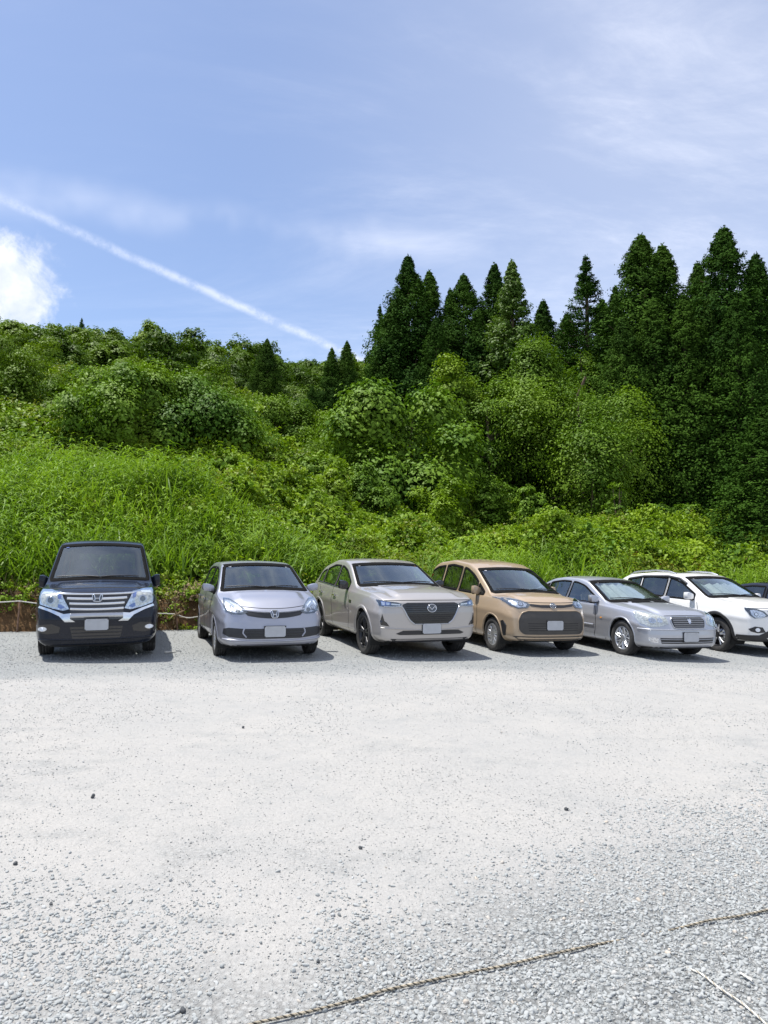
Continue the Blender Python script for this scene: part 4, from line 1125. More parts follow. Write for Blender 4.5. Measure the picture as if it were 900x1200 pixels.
    def interior(s, seat=None, dash=None, wheel_side=-1):
        sp = s.s; cw, hd = sp['cowl'], sp['header']; fo = sp['fo']; H_ = float(s.zc(hd)); zb_ = float(s.zb(cw + .3)); hw = sp['w'] / 2
        seat = seat or M['seat']; dash = dash or M['dash']
        bm = bmesh.new(); box(bm, (0, cw + .38 - fo, zb_ - .09), (hw * .84, .24, .09)); bmesh.ops.bevel(bm, geom=bm.edges[:], offset=.045, segments=2, affect='EDGES')
        bm_obj('dashboard', bm, dash, s.root)
        # instrument hood and wheel on the driver's side
        bm = bmesh.new(); box(bm, (wheel_side * .36, cw + .52 - fo, zb_ + .01), (.19, .10, .04)); bmesh.ops.bevel(bm, geom=bm.edges[:], offset=.025, segments=2, affect='EDGES'); bm_obj('instrument_hood', bm, M['dash'], s.root)
        bm = bmesh.new(); ring(bm, Vector((wheel_side * .36, cw + .74 - fo, zb_ - .02)), .185, .016, Vector((0, -.45, 1)).cross(Vector((1, 0, 0))))
        box(bm, (wheel_side * .36, cw + .735 - fo, zb_ - .02), (.05, .015, .05)); box(bm, (wheel_side * .36, cw + .735 - fo, zb_ - .02), (.165, .008, .012)); bm_obj('steering_wheel', bm, M['trim'], s.root)
        rows_ = sp.get('seat_rows', [hd + .10, hd + 1.0])
        for k, ur in enumerate(rows_):
            for g in ((-1, 1) if k == 0 else (-1, 1)):
                bm = bmesh.new(); c = Vector((g * .36, ur - fo, 0)); zt = min(zb_ + .27, H_ - .22)
                box(bm, (c.x, c.y - .22, zb_ - .50), (.24, .25, .07)); b2 = bm.verts[:]
                box(bm, (c.x, c.y + .06, (zb_ - .50 + zt) / 2), (.23, .06, (zt - zb_ + .50) / 2), lean=.22)
                box(bm, (c.x, c.y + .17, zt + .09), (.12, .045, .075))
                bmesh.ops.bevel(bm, geom=bm.edges[:], offset=.035, segments=2, affect='EDGES')
                bm_obj('seat', bm, seat, s.root)
        bm = bmesh.new(); box(bm, (0, (cw + sp['l']) / 2 - fo, .32), (hw * .86, (sp['l'] - cw) / 2 - .25, .02)); bm_obj('cabin_floor', bm, M['under'], s.root)
        bm = bmesh.new(); box(bm, (0, cw + .05 - .35 - fo, zb_ - .36), (hw * .75, .02, .22)); bm_obj('bulkhead', bm, M['under'], s.root)
        bm = bmesh.new(); zm = H_ - .10; box(bm, (0, hd + .0 - fo, zm), (.11, .012, .032)); bmesh.ops.bevel(bm, geom=bm.edges[:], offset=.01, segments=2, affect='EDGES'); bm_obj('rear_view_mirror', bm, M['trim'], s.root)
    def wipers(s):
        sp = s.s; z = float(s.zc(sp['cowl'] + .06)); hw = sp['w'] / 2
        for a, b_ in ((-.62, -.02), (.02, .56)):
            bm = bmesh.new(); pr = []
            for f in np.linspace(0, 1, 8):
                xx = (a + (b_ - a) * f) * hw / .85; loc, nr = s.proj('front', xx, z + float(interp(sp['crown'], sp['cowl'])) * .6 + .02 + .015 * math.sin(f * 3.14)); pr.append(loc + nr * .018)
            V, Fq = tube_np(np.array([tuple(p) for p in pr]), np.full(8, .009), 5)
            o = obj('wiper', mesh_np('wiper', V, Fq, M['trim']), s.root)
    def plate(s, z, w_=.33, h=.165, x=0.0, out=.015, y=None):
        loc, nr = s.proj('front', x, z); yy = min(s.proj('front', x + dx_, z + dz_)[0].y for dx_ in (-.16, 0, .16) for dz_ in (-.08, 0, .08)) if y is None else y
        bm = bmesh.new(); box(bm, (x, yy - out, z), (w_ / 2, .004, h / 2)); bmesh.ops.bevel(bm, geom=[e for e in bm.edges if abs((e.verts[0].co - e.verts[1].co).y) > .005], offset=.015, segments=3, affect='EDGES')
        o = bm_obj('number_plate', bm, M['plate'], s.root)
        bm = bmesh.new(); box(bm, (x, yy - out + .010, z), (w_ / 2 + .008, .006, h / 2 + .008)); bm_obj('plate_bracket', bm, M['trim'], o)
        for g in (-1, 1):
            bm = bmesh.new(); V, Fq = tube_np(np.array([[x + g * .105, yy - out - .007, z + .062], [x + g * .105, yy - out - .002, z + .062]]), np.array([.009, .009]), 8)
            obj('plate_bolt', mesh_np('plate_bolt', V, Fq, M['dim_chrome']), o)
        return yy
    def place(s, x, y, yaw, roll=0.0, anchor=None):
        r_ = s.root; r_.rotation_euler = (0, roll, yaw)
        if anchor is not None:
            off = Matrix.Rotation(yaw, 3, 'Z') @ Vector((anchor, 0, 0)); x -= off.x; y -= off.y
        r_.location = (x, y, float(G(x, y)) + .004)
    def tail(s, poly, zb_):
        s.both('tail_light', 'back', poly, M['red'], off=.006)
        loc, nr = s.proj('back', 0, zb_); bm = bmesh.new(); box(bm, (0, loc.y + .015, zb_), (.165, .004, .08)); bm_obj('number_plate', bm, M['plate'], s.root)
        s.patch('rear_bumper_insert', 'back', [(-.55, .30), (.55, .30), (.5, .42), (-.5, .42)], M['trim'], off=.006)

def shrink(poly, d):
    P2 = np.array(poly, float); area = 0.5 * np.sum(P2[:, 0] * np.roll(P2[:, 1], -1) - np.roll(P2[:, 0], -1) * P2[:, 1])
    a = P2 - np.roll(P2, 1, 0); b_ = np.roll(P2, -1, 0) - P2
    na = np.stack([-a[:, 1], a[:, 0]], -1); nb = np.stack([-b_[:, 1], b_[:, 0]], -1)
    na /= np.maximum(np.linalg.norm(na, axis=1, keepdims=True), 1e-9); nb /= np.maximum(np.linalg.norm(nb, axis=1, keepdims=True), 1e-9)
    n = na + nb; n /= np.maximum(np.linalg.norm(n, axis=1, keepdims=True), 1e-9)
    return [tuple(p) for p in P2 + n * d * (1 if area > 0 else -1)]
def rounded(poly, r, steps=4):
    P2 = [Vector((p[0], p[1])) for p in poly]; out = []
    n = len(P2)
    for k in range(n):
        a, b_, c = P2[k - 1], P2[k], P2[(k + 1) % n]; u, v = a - b_, c - b_
        if u.length < 1e-6 or v.length < 1e-6: continue
        if u.angle(v) > R(150): out.append(tuple(b_)); continue
        ru, rv = min(r, u.length * .45), min(r, v.length * .45); p0, p1 = b_ + u.normalized() * ru, b_ + v.normalized() * rv
        for t_ in np.linspace(0, 1, steps + 1): out.append(tuple((1 - t_) ** 2 * p0 + 2 * t_ * (1 - t_) * b_ + t_ ** 2 * p1))
    return out
def ellipse(cx, cy, rx, ry, n=20, rot=0.0):
    return [(cx + rx * math.cos(a) * math.cos(rot) - ry * math.sin(a) * math.sin(rot), cy + rx * math.cos(a) * math.sin(rot) + ry * math.sin(a) * math.cos(rot)) for a in np.linspace(0, 2 * math.pi, n, endpoint=False)]
def box(bm, c, h, lean=0.0):
    r_ = bmesh.ops.create_cube(bm, size=2)
    for v in r_['verts']: v.co = Vector((c[0] + v.co.x * h[0], c[1] + v.co.y * h[1] + lean * v.co.z * h[2], c[2] + v.co.z * h[2]))
def rounded_bar(bm, c, axis_v, w_, t_):
    a = axis_v.length / 2; ax = axis_v.normalized(); r_ = bmesh.ops.create_cube(bm, size=2)
    isx = abs(ax.x) > .5
    for v in r_['verts']:
        p = v.co; v.co = c + (Vector((p.x * a, p.y * t_ / 2, p.z * w_ / 2)) if isx else Vector((p.x * t_ / 2, p.y * a, p.z * w_ / 2)))
    bmesh.ops.bevel(bm, geom=bm.edges[:], offset=min(w_, t_) * .3, segments=2, affect='EDGES')
def ring(bm, c, R_, r_, nrm, n=28, m=6):
    nrm = nrm.normalized(); a = nrm.orthogonal().normalized(); b_ = nrm.cross(a); vs = []
    for i in range(n):
        t_ = 2 * math.pi * i / n; d = a * math.cos(t_) + b_ * math.sin(t_)
        vs.append([bm.verts.new(c + d * (R_ + r_ * math.cos(2 * math.pi * j / m)) + nrm * r_ * math.sin(2 * math.pi * j / m)) for j in range(m)])
    for i in range(n):
        for j in range(m): bm.faces.new((vs[i][j], vs[(i + 1) % n][j], vs[(i + 1) % n][(j + 1) % m], vs[i][(j + 1) % m]))
def lathe(prof, n=48, closed=False):
    """profile (axial x, radius) -> mesh around the x axis"""
    P2 = np.array(prof, float); k = len(P2); th = np.arange(n) / n * 2 * math.pi
    V = np.stack([np.repeat(P2[:, 0][:, None], n, 1), P2[:, 1][:, None] * np.cos(th), P2[:, 1][:, None] * np.sin(th)], -1).reshape(-1, 3)
    m_ = k if closed else k - 1
    i = np.arange(m_)[:, None] * n + np.arange(n)[None]; j = np.arange(m_)[:, None] * n + (np.arange(n)[None] + 1) % n
    i2 = ((np.arange(m_) + 1) % k)[:, None] * n + np.arange(n)[None]; j2 = ((np.arange(m_) + 1) % k)[:, None] * n + (np.arange(n)[None] + 1) % n
    return V, np.stack([i.ravel(), i2.ravel(), j2.ravel(), j.ravel()], -1)
def wheel_meshes(r, tw, kind, mats, rr_):
    """tyre with tread grooves; rim with its spokes. outer side is +x"""
    h = tw / 2; g = Geo()
    prof = [(-h * .80, rr_), (-h, rr_ + (r - rr_) * .35), (-h * .98, r - .035), (-h * .80, r - .008), (-h * .52, r), (-h * .46, r), (-h * .44, r - .008), (-h * .36, r - .008), (-h * .34, r), (-h * .04, r), (-h * .02, r - .008), (h * .06, r - .008), (h * .08, r), (h * .38, r),
            (h * .40, r - .008), (h * .48, r - .008), (h * .5, r), (h * .80, r - .008), (h * .98, r - .035), (h, rr_ + (r - rr_) * .35), (h * .82, rr_)]
    V, Fq = lathe(prof, 56); g.add(V, Fq); tyre = g.mesh('wheel', M['rubber'], True)
    g = Geo(); V, Fq = lathe([(-h * .8, rr_ + .003), (h * .80, rr_ + .003), (h * .86, rr_ - .004), (h * .78, rr_ - .016), (h * .2, rr_ - .03), (-h * .7, rr_ - .03)], 48); g.add(V, Fq, 0)
    V, Fq = lathe([(-h * .1, .001), (-h * .1, rr_ * .97)], 32); g.add(V, Fq, 1)          # dark depth behind the spokes
    V, Fq = lathe([(h * .02, .03), (h * .02, rr_ * .66), (-h * .05, rr_ * .66)], 32); g.add(V, Fq, 2)   # brake disc
    V, Fq = lathe([(h * .3, .075), (h * .68, .066), (h * .72, .045), (h * .74, .001)], 24); g.add(V, Fq, 0)
    sp_mat = 0
    def spoke(a, w0, w1, r0, r1, x0, x1, th, skew=0.0, mi=0):
        bm_v = []
        for (rad, wd, xx) in ((r0, w0, x0), ((r0 + r1) / 2, (w0 + w1) / 2, (x0 + x1) / 2 + .006), (r1, w1, x1)):
            aa = a + skew * (rad - r0) / (r1 - r0); er = np.array([0, math.cos(aa), math.sin(aa)]); et = np.array([0, -math.sin(aa), math.cos(aa)])
            for (q, dx_) in ((-1, -th), (-.7, 0), (.7, 0), (1, -th)): bm_v.append(er * rad + et * wd / 2 * q + np.array([xx + dx_, 0, 0]))
        Fq = []
        for b0 in (0, 4):
            for c in range(3): Fq.append((b0 + c, b0 + c + 1, b0 + c + 5, b0 + c + 4))
        g.add(np.array(bm_v), np.array(Fq), mi)
    n, style = kind
    for k in range(n):
        a = 2 * math.pi * k / n + .3
        if style == 'v':
            spoke(a - .07, .030, .022, .055, rr_ - .008, h * .68, h * .80, .03, -.13, 3); spoke(a + .07, .030, .022, .055, rr_ - .008, h * .68, h * .80, .03, .13, 3)
        elif style == 'mesh':
            spoke(a, .022, .016, .055, rr_ - .008, h * .66, h * .84, .025, .30, 0); spoke(a, .022, .016, .055, rr_ - .008, h * .66, h * .84, .025, -.30, 0)
        elif style == 'cover':
            spoke(a, .050, .075, .045, rr_ - .012, h * .74, h * .82, .02, 0, 0)
        else:
            spoke(a, .036, .030, .05, rr_ - .008, h * .68, h * .82, .03, 0, 0)
    if style == 'cover': V, Fq = lathe([(h * .83, rr_ - .030), (h * .86, rr_ - .012), (h * .82, rr_ + .002)], 48); g.add(V, Fq, 0); V, Fq = lathe([(h * .72, .001), (h * .78, .09), (h * .70, .10)], 32); g.add(V, Fq, 0)
    for k in range(5):
        a = 2 * math.pi * k / 5; c = np.array([0, math.cos(a) * .05, math.sin(a) * .05]); V, Fq = tube_np(np.array([c + [h * .66, 0, 0], c + [h * .755, 0, 0]]), np.array([.010, .009]), 6); g.add(V, Fq, 1)
    rim = g.mesh('rim', [mats[0], M['under'], M['dim_chrome'], mats[1]], True)
    return tyre, rim
PX = lambda px, z: (px - 450) / F * z
CARS = 'cars parked in a row along the bank'

def headlamp(c, poly, parts, base=M['lamp_dark'], lens=True, dish=.0):
    for g in (-1, 1):
        hl = c.patch('headlight', 'front', [(a * g, b_) for a, b_ in poly], base, off=.006, cell=.03)
        for (nm, pl, mt, off) in parts: c.patch(nm, 'front', [(a * g, b_) for a, b_ in pl], mt, parent=hl, off=off, skirt=.006, cell=.03)
        if lens: c.patch('lens', 'front', [(a * g, b_) for a, b_ in poly], M['lamp_glass'], parent=hl, off=.018 + dish, skirt=.012, cell=.03)
def slats(c, name, z0, z1, n, hw0, hw1, th, mat, off=.012, parent=None, curve=0.0):
    for k in range(n):
        z = z0 + (z1 - z0) * (k / max(1, n - 1)); hw_ = hw0 + (hw1 - hw0) * (k / max(1, n - 1))
        c.strip(name, 'front', [(x_ * hw_, z + curve * x_ * x_) for x_ in np.linspace(-1, 1, 15)], th, mat, off=off, skirt=.015, parent=parent)

# ---- 1: dark minivan ---------------------------------------------------------------------------------
P_navy = paint('near black blue paint', (0.004, 0.007, 0.016), .0, .25, .008, .45, .2)
sp = dict(l=4.69, w=1.78, wb=2.855, fo=.93, r=.325, ra=.365, paint=P_navy,
    plan=[(0, .90), (.15, .965), (.5, 1), (4.2, 1), (4.69, .93)], top=[(0, .965), (.12, 1.00), (.45, 1.045), (.88, 1.085), (1.02, 1.11), (1.85, 1.71), (2.1, 1.775), (3.0, 1.80), (4.2, 1.77), (4.45, 1.68), (4.62, 1.45), (4.69, 1.2)],
    belt=[(0, .93), (.6, .99), (1.2, 1.03), (4.69, 1.08)], crown=[(0, .03), (.8, .035), (1.1, .05), (1.9, .045), (4.6, .04)], sill=[(0, .20), (.6, .19), (4.2, .20), (4.69, .28)], lean=.19,
    nose=[(.18, .05), (.3, .0), (.62, .0), (.78, .03), (.95, .05), (1.1, .12)], tail=[(.2, .1), (.5, 0), (1.2, .03), (1.8, .12)], pa=.15, pp=4.0, nose_r=.8, cowl=1.02, header=1.86, bow=.14, hood=(.56, .018),
    windows=[('front_quarter_window', 1.30, 1.62, {}), ('front_window', 1.68, 2.42, {}), ('rear_side_window', 2.50, 3.45, {}), ('rear_quarter_window', 3.54, 4.40, {})], privacy=True, seat_rows=[2.05, 2.95],
    rear_glass=[(-.6, 1.12), (.6, 1.12), (.55, 1.62), (-.55, 1.62)], beltgap=.03, pillar=.050, rail=.11)
c = Car(sp, 'minivan', 'near black minivan with chrome barred grille at the left end of the row', 'car', CARS)
c.glazing(); c.wheels((5, 'v'), (M['alloy'], M['alloy']), .205); c.arch_lip(P_navy, .03)
c.doors([[(1.45, 1.08), (1.5, .5), (1.6, .25)], [(2.46, 1.70), (2.46, .25)], [(3.52, 1.1), (3.52, .45)]]); c.handle(2.36, .98, P_navy); c.handle(2.58, .98, P_navy)
c.mirrors(1.38, 1.13, P_navy, (.075, .075, .105), tuck=.085); c.interior(M['seat'], M['dash_grey']); c.wipers()
# grille: a dark opening, four broad chrome bars, chrome wings under the lamps
gr = c.patch('grille', 'front', [(-.44, 1.0), (.44, 1.0), (.46, .93), (.37, .78), (.38, .60), (-.38, .60), (-.37, .78), (-.46, .93)], M['gloss_black'], off=.007)
for z_, h_, hw_ in ((.985, .022, .52), (.920, .040, .42), (.845, .040, .385), (.765, .040, .375)):
    c.strip('grille_bar', 'front', [(x_ * hw_, z_ - .012 * (1 - x_ * x_)) for x_ in np.linspace(-1, 1, 15)], h_, M['chrome'], parent=gr, off=.024, skirt=.02)
c.strip('grille_bar', 'front', [(x_ * .37, .665) for x_ in np.linspace(-1, 1, 13)], .075, M['dim_chrome'], parent=gr, off=.026, skirt=.02)
for g in (-1, 1):
    c.patch('chrome_wing', 'front', [(g * a, b_) for a, b_ in ((.79, .815), (.62, .755), (.46, .69), (.36, .70), (.37, .62), (.30, .575), (.44, .575), (.52, .66), (.66, .73), (.81, .785))], M['chrome'], off=.016, skirt=.02)
headlamp(c, [(.785, 1.035), (.80, .93), (.79, .835), (.62, .775), (.47, .74), (.385, .76), (.43, .85), (.48, .95), (.50, 1.005), (.66, 1.03)],
    [('reflector', [(.775, 1.015), (.785, .93), (.775, .86), (.64, .80), (.54, .79), (.53, .90), (.56, .99), (.66, 1.015)], M['aged_lamp'], .010),
     ('projector', ellipse(.645, .895, .062, .058), M['dim_chrome'], .013), ('projector_lens', ellipse(.645, .895, .040, .040), M['lamp_dark'], .016),
     ('inner_lens', [(.50, .83), (.44, .79), (.50, .765), (.545, .79), (.54, .84)], M['lamp_blue'], .012), ('upper_lens', [(.50, .98), (.56, .99), (.545, .92), (.50, .91)], M['lamp_blue'], .012), ('turn_lens', [(.76, 1.01), (.62, 1.01), (.63, .985), (.765, .975)], M['lamp_white'], .013)], base=M['reflector'])
# square H badge
bad = c.patch('badge', 'front', rounded([(-.052, .875), (.052, .875), (.065, .935), (.058, .965), (-.058, .965), (-.065, .935)], .02), M['lamp_dark'], off=.030, cell=.03)
c.strip('badge_rim', 'front', rounded([(-.058, .865), (.058, .865), (.078, .965), (-.078, .965)], .03), .014, M['chrome'], parent=bad, closed=True, off=.038)
for g in (-1, 1): c.strip('badge_stroke', 'front', [(g * .046, .955), (g * .030, .915), (g * .036, .875)], .016, M['chrome'], parent=bad, off=.040)
c.strip('badge_stroke', 'front', [(-.03, .914), (.03, .914)], .015, M['chrome'], parent=bad, off=.040)
c.patch('lower_grille', 'front', [(-.37, .50), (.37, .50), (.33, .32), (-.33, .32)], M['gloss_black'], off=.007)
slats(c, 'lower_slat', .36, .46, 3, .33, .355, .014, M['trim'])
for g in (-1, 1):
    fp = c.patch('fog_surround', 'front', [(g * a, b_) for a, b_ in ((.84, .53), (.62, .55), (.50, .50), (.52, .42), (.68, .40), (.83, .43))], M['gloss_black'], off=.006)
    c.patch('fog_lamp', 'front', ellipse(g * .745, .475, .062, .034), M['reflector'], parent=fp, off=.014); c.patch('fog_lens', 'front', ellipse(g * .745, .475, .052, .026), M['lamp_white'], parent=fp, off=.018)
c.strip('bumper_crease', 'front', [(x_ * .80, .315 + .01 * x_ * x_) for x_ in np.linspace(-1, 1, 25)], .020, P_navy, off=.016, skirt=.02)
c.strip('hood_gap', 'front', [(x_ * .72, 1.045 + .02 * (1 - x_ * x_)) for x_ in np.linspace(-1, 1, 25)], .010, M['under'], off=.003, skirt=.003)
c.plate(.53, out=.03); c.tail([(.62, 1.1), (.80, 1.1), (.80, 1.65), (.68, 1.65)], .85)
c.place(PX(118.5, 12.05), 12.05, R(18.8))

# ---- 2: lilac silver hatchback ----------------------------------------------------------------------
P_lilac = paint('lilac silver paint', (0.37, 0.38, 0.44), .6, .38, .10)
sp = dict(l=3.995, w=1.73, wb=2.53, fo=.83, r=.302, ra=.335, paint=P_lilac,
    plan=[(0, .86), (.15, .94), (.5, .99), (1.0, 1), (3.2, 1), (3.995, .91)], top=[(0, .76), (.10, .82), (.35, .91), (.70, .965), (.93, 1.01), (1.78, 1.46), (2.1, 1.51), (2.8, 1.505), (3.4, 1.40), (3.7, 1.22), (3.9, 1.0), (3.995, .86)],
    belt=[(0, .74), (.3, .86), (.9, .97), (1.6, .985), (3.995, 1.02)], crown=[(0, .03), (.6, .05), (1.0, .055), (1.8, .04), (3.9, .035)], sill=[(0, .21), (.6, .19), (3.5, .20), (3.995, .30)], lean=.33,
    nose=[(.18, .07), (.28, .0), (.42, .0), (.6, .03), (.72, .06), (.85, .13), (1, .18)], tail=[(.2, .1), (.5, 0), (1.0, .05), (1.5, .2)], pa=.24, pp=3.2, nose_r=.8, cowl=.95, header=1.78, bow=.15, hood=(.50, .020),
    windows=[('front_quarter_window', 1.15, 1.42, {}), ('front_window', 1.47, 2.22, {}), ('rear_side_window', 2.30, 3.05, {}), ('rear_quarter_window', 3.10, 3.45, {})], privacy=False,
    rear_glass=[(-.55, 1.05), (.55, 1.05), (.48, 1.36), (-.48, 1.36)], pillar=.052, crease=.018)
c = Car(sp, 'hatchback_car', 'lilac silver hatchback with slim black grille and rounded headlamps, second from the left', 'car', CARS)
c.glazing(); c.wheels((9, 's'), (M['alloy'], M['alloy']), .195, .18); c.arch_lip(P_lilac, .028)
c.doors([[(1.35, .95), (1.28, .7), (1.32, .5), (1.42, .24)], [(2.26, 1.38), (2.27, .24)], [(3.08, 1.3), (3.08, .95), (2.95, .70)], [(1.35, .24), (2.9, .24)]]); c.handle(2.12, .86, P_lilac); c.handle(2.98, .88, P_lilac)
c.mirrors(1.28, 1.095, P_lilac, (.10, .07, .062), tuck=.055); c.interior(); c.wipers()
headlamp(c, [(.42, .745), (.52, .715), (.66, .72), (.745, .76), (.765, .85), (.745, .95), (.66, .945), (.555, .885), (.47, .81)],
    [('reflector', [(.48, .755), (.60, .735), (.71, .77), (.74, .85), (.73, .93), (.65, .92), (.55, .86)], M['reflector'], .010), ('projector', ellipse(.665, .80, .050, .040), M['lamp_dark'], .014), ('projector_lens', ellipse(.665, .80, .034, .028), M['chrome'], .017),
     ('projector', ellipse(.565, .775, .038, .030), M['lamp_dark'], .014), ('light_guide', [(.70, .90), (.725, .90), (.74, .84), (.72, .84)], M['lamp_white'], .014), ('light_guide', [(.56, .84), (.66, .90), (.66, .88), (.57, .82)], M['lamp_white'], .014)])
gr = c.patch('grille', 'front', [(x_ * .49, .735 + .035 * x_ * x_) for x_ in np.linspace(-1, 1, 15)] + [(x_ * .42, .655 + .045 * x_ * x_) for x_ in np.linspace(1, -1, 15)], M['trim'], off=.007)
c.strip('grille_lip', 'front', [(x_ * .50, .750 + .035 * x_ * x_) for x_ in np.linspace(-1, 1, 21)], .020, P_lilac, off=.020, skirt=.02)
bad = c.patch('badge', 'front', rounded([(-.045, .665), (.045, .665), (.062, .765), (-.062, .765)], .02), M['lamp_dark'], off=.024, cell=.03)
c.strip('badge_rim', 'front', rounded([(-.050, .66), (.050, .66), (.068, .77), (-.068, .77)], .025), .013, M['chrome'], parent=bad, closed=True, off=.032)
for g in (-1, 1): c.strip('badge_stroke', 'front', [(g * .042, .76), (g * .026, .715), (g * .032, .67)], .015, M['chrome'], parent=bad, off=.034)
c.strip('badge_stroke', 'front', [(-.03, .712), (.03, .712)], .014, M['chrome'], parent=bad, off=.034)
lg = c.patch('lower_grille', 'front', [(-.77, .50), (-.70, .515), (-.45, .50), (.45, .50), (.70, .515), (.77, .50), (.78, .42), (.70, .375), (.40, .345), (-.40, .345), (-.70, .375), (-.78, .42)], M['trim'], off=.006)
slats(c, 'grille_slat', .385, .465, 3, .44, .46, .012, M['gloss_black'], parent=lg)
for g in (-1, 1): c.strip('grille_frame', 'front', [(g * .47, .505), (g * .50, .44), (g * .44, .37)], .022, P_lilac, parent=lg, off=.014)
c.strip('lower_lip', 'front', [(x_ * .78, .305 + .03 * x_ * x_) for x_ in np.linspace(-1, 1, 25)], .030, P_lilac, off=.018, skirt=.02)
c.strip('hood_gap', 'front', [(x_ * .60, .805 + .05 * x_ * x_) for x_ in np.linspace(-1, 1, 25)], .008, M['under'], off=.003, skirt=.003)
c.plate(.455, out=.02); c.tail([(.5, .8), (.76, .85), (.74, 1.0), (.5, .95)], .60)
c.place(-2.81, 12.25, R(19.5), .012, -.865)

# ---- 3: taupe SUV coupe ------------------------------------------------------------------------------
P_taupe = paint('taupe metallic paint', (0.45, 0.422, 0.40), .45, .36, .12)
sp = dict(l=4.74, w=1.89, wb=2.87, fo=.87, r=.375, ra=.415, paint=P_taupe,
    plan=[(0, .90), (.15, .955), (.5, .99), (.9, 1), (3.9, 1), (4.74, .91)], top=[(0, .965), (.10, 1.00), (.5, 1.06), (1.2, 1.10), (1.50, 1.125), (2.32, 1.52), (2.65, 1.595), (3.2, 1.61), (3.9, 1.47), (4.35, 1.25), (4.62, 1.08), (4.74, .98)],
    belt=[(0, .93), (.4, .99), (1.2, 1.035), (2.5, 1.07), (4.0, 1.13), (4.74, 1.10)], crown=[(0, .025), (.8, .04), (1.5, .055), (2.4, .04), (4.6, .035)], sill=[(0, .27), (.6, .24), (4.2, .26), (4.74, .38)], lean=.34,
    nose=[(.22, .09), (.32, .02), (.5, .0), (.75, .0), (.92, .02), (1.02, .09)], tail=[(.2, .1), (.6, 0), (1.1, .05), (1.5, .25)], pa=.20, pp=3.6, nose_r=.8, cowl=1.48, header=2.32, bow=.17, hood=(.52, .028),
    windows=[('front_window', 1.85, 2.72, {}), ('rear_side_window', 2.80, 3.62, {}), ('rear_quarter_window', 3.68, 4.05, {})], privacy=True,
    rear_glass=[(-.60, 1.14), (.60, 1.14), (.50, 1.42), (-.50, 1.42)], pillar=.055, rail=.10, crease=.014)
c = Car(sp, 'suv_car', 'taupe sport utility car with large black grille and black wheels, third from the left', 'car', CARS)
c.glazing(.036); c.wheels((5, 'v'), (M['black_alloy'], M['black_alloy']), .262, .235); c.arch_lip(P_taupe, .050, .010)
c.doors([[(1.72, 1.02), (1.62, .8), (1.66, .5), (1.75, .30)], [(2.76, 1.5), (2.76, .30)], [(3.72, 1.1), (3.62, .85), (3.42, .70)], [(1.75, .30), (3.3, .31)]]); c.handle(2.58, .93, M['chrome'], .20, .024); c.handle(3.55, .95, M['chrome'], .20, .024)
c.mirrors(1.90, 1.155, M['gloss_black'], (.095, .075, .085), tuck=.06); c.interior(); c.wipers()
for g in (-1, 1):
    c.patch('fender_badge', 'side', [(1.47 - .87, .845), (1.60 - .87, .85), (1.62 - .87, .90), (1.49 - .87, .895)], M['gloss_black'], off=.006, sgn=g)
    c.strip('badge_line', 'side', [(1.49 - .87, .868), (1.60 - .87, .872)], .008, M['chrome'], off=.010, sgn=g)
    c.strip('sill_trim', 'side', [(1.35 - .87, .36), (2.5 - .87, .36), (3.28 - .87, .37)], .02, P_taupe, off=.012, sgn=g)
    c.strip('window_chrome', 'side', [(1.9 - .87, 1.072), (2.8 - .87, 1.095), (3.7 - .87, 1.14), (4.02 - .87, 1.16)], .014, M['dim_chrome'], off=.010, sgn=g)
gr = c.patch('grille', 'front', rounded([(-.515, .895), (-.43, .925), (.43, .925), (.515, .895), (.50, .83), (.40, .635), (.31, .58), (-.31, .58), (-.40, .635), (-.50, .83)], .03), M['gloss_black'], off=.006)
for k in range(9):
    z_ = .625 + k * .035; hw_ = .32 + min(.14, k * .03)
    c.strip('grille_slat', 'front', [(x_ * hw_, z_) for x_ in np.linspace(-1, 1, 13)], .010, M['trim'], parent=gr, off=.014, skirt=.012)
for g in (-1, 1): c.strip('chrome_wing', 'front', [(g * .80, .865), (g * .68, .855), (g * .52, .865), (g * .49, .82), (g * .44, .72), (g * .385, .635), (g * .31, .580)], .026, M['dim_chrome'], off=.020, skirt=.02)
c.strip('chrome_wing', 'front', [(x_ * .31, .575) for x_ in np.linspace(-1, 1, 13)], .018, M['dim_chrome'], off=.018, skirt=.02)
headlamp(c, [(.54, .875), (.525, .91), (.60, .93), (.80, .955), (.865, .965), (.855, .87), (.78, .855)], [('reflector', [(.70, .885), (.70, .925), (.83, .945), (.83, .875)], M['lamp_blue'], .010), ('projector_lens', rounded([(.72, .89), (.72, .92), (.765, .925), (.765, .89)], .008), M['chrome'], .014), ('projector_lens', rounded([(.785, .89), (.785, .93), (.825, .935), (.825, .885)], .008), M['chrome'], .014), ('light_guide', [(.55, .883), (.55, .903), (.69, .915), (.69, .890)], M['lamp_white'], .012)], base=M['gloss_black'])
bad = c.patch('badge', 'front', ellipse(0, .835, .085, .068, 28), M['lamp_dark'], off=.020, cell=.04)
c.strip('badge_rim', 'front', ellipse(0, .835, .082, .066, 32), .014, M['chrome'], parent=bad, closed=True, off=.030)
c.strip('badge_wing', 'front', [(-.075, .842), (-.048, .862), (-.030, .850), (-.012, .818), (0, .810), (.012, .818), (.030, .850), (.048, .862), (.075, .842)], .014, M['chrome'], parent=bad, off=.030)
c.both('side_vent', 'front', [(.83, .74), (.855, .62), (.845, .56), (.72, .54), (.76, .60), (.80, .63)], M['gloss_black'], off=.006)
lg = c.patch('lower_grille', 'front', rounded([(-.62, .42), (-.50, .47), (.50, .47), (.62, .42), (.55, .40), (-.55, .40)], .02), M['trim'], off=.006)
c.strip('bumper_crease', 'front', [(x_ * .84, .515 - .045 * (1 - abs(x_)) ** 1) for x_ in np.linspace(-1, 1, 25)], .02, P_taupe, off=.016, skirt=.02)
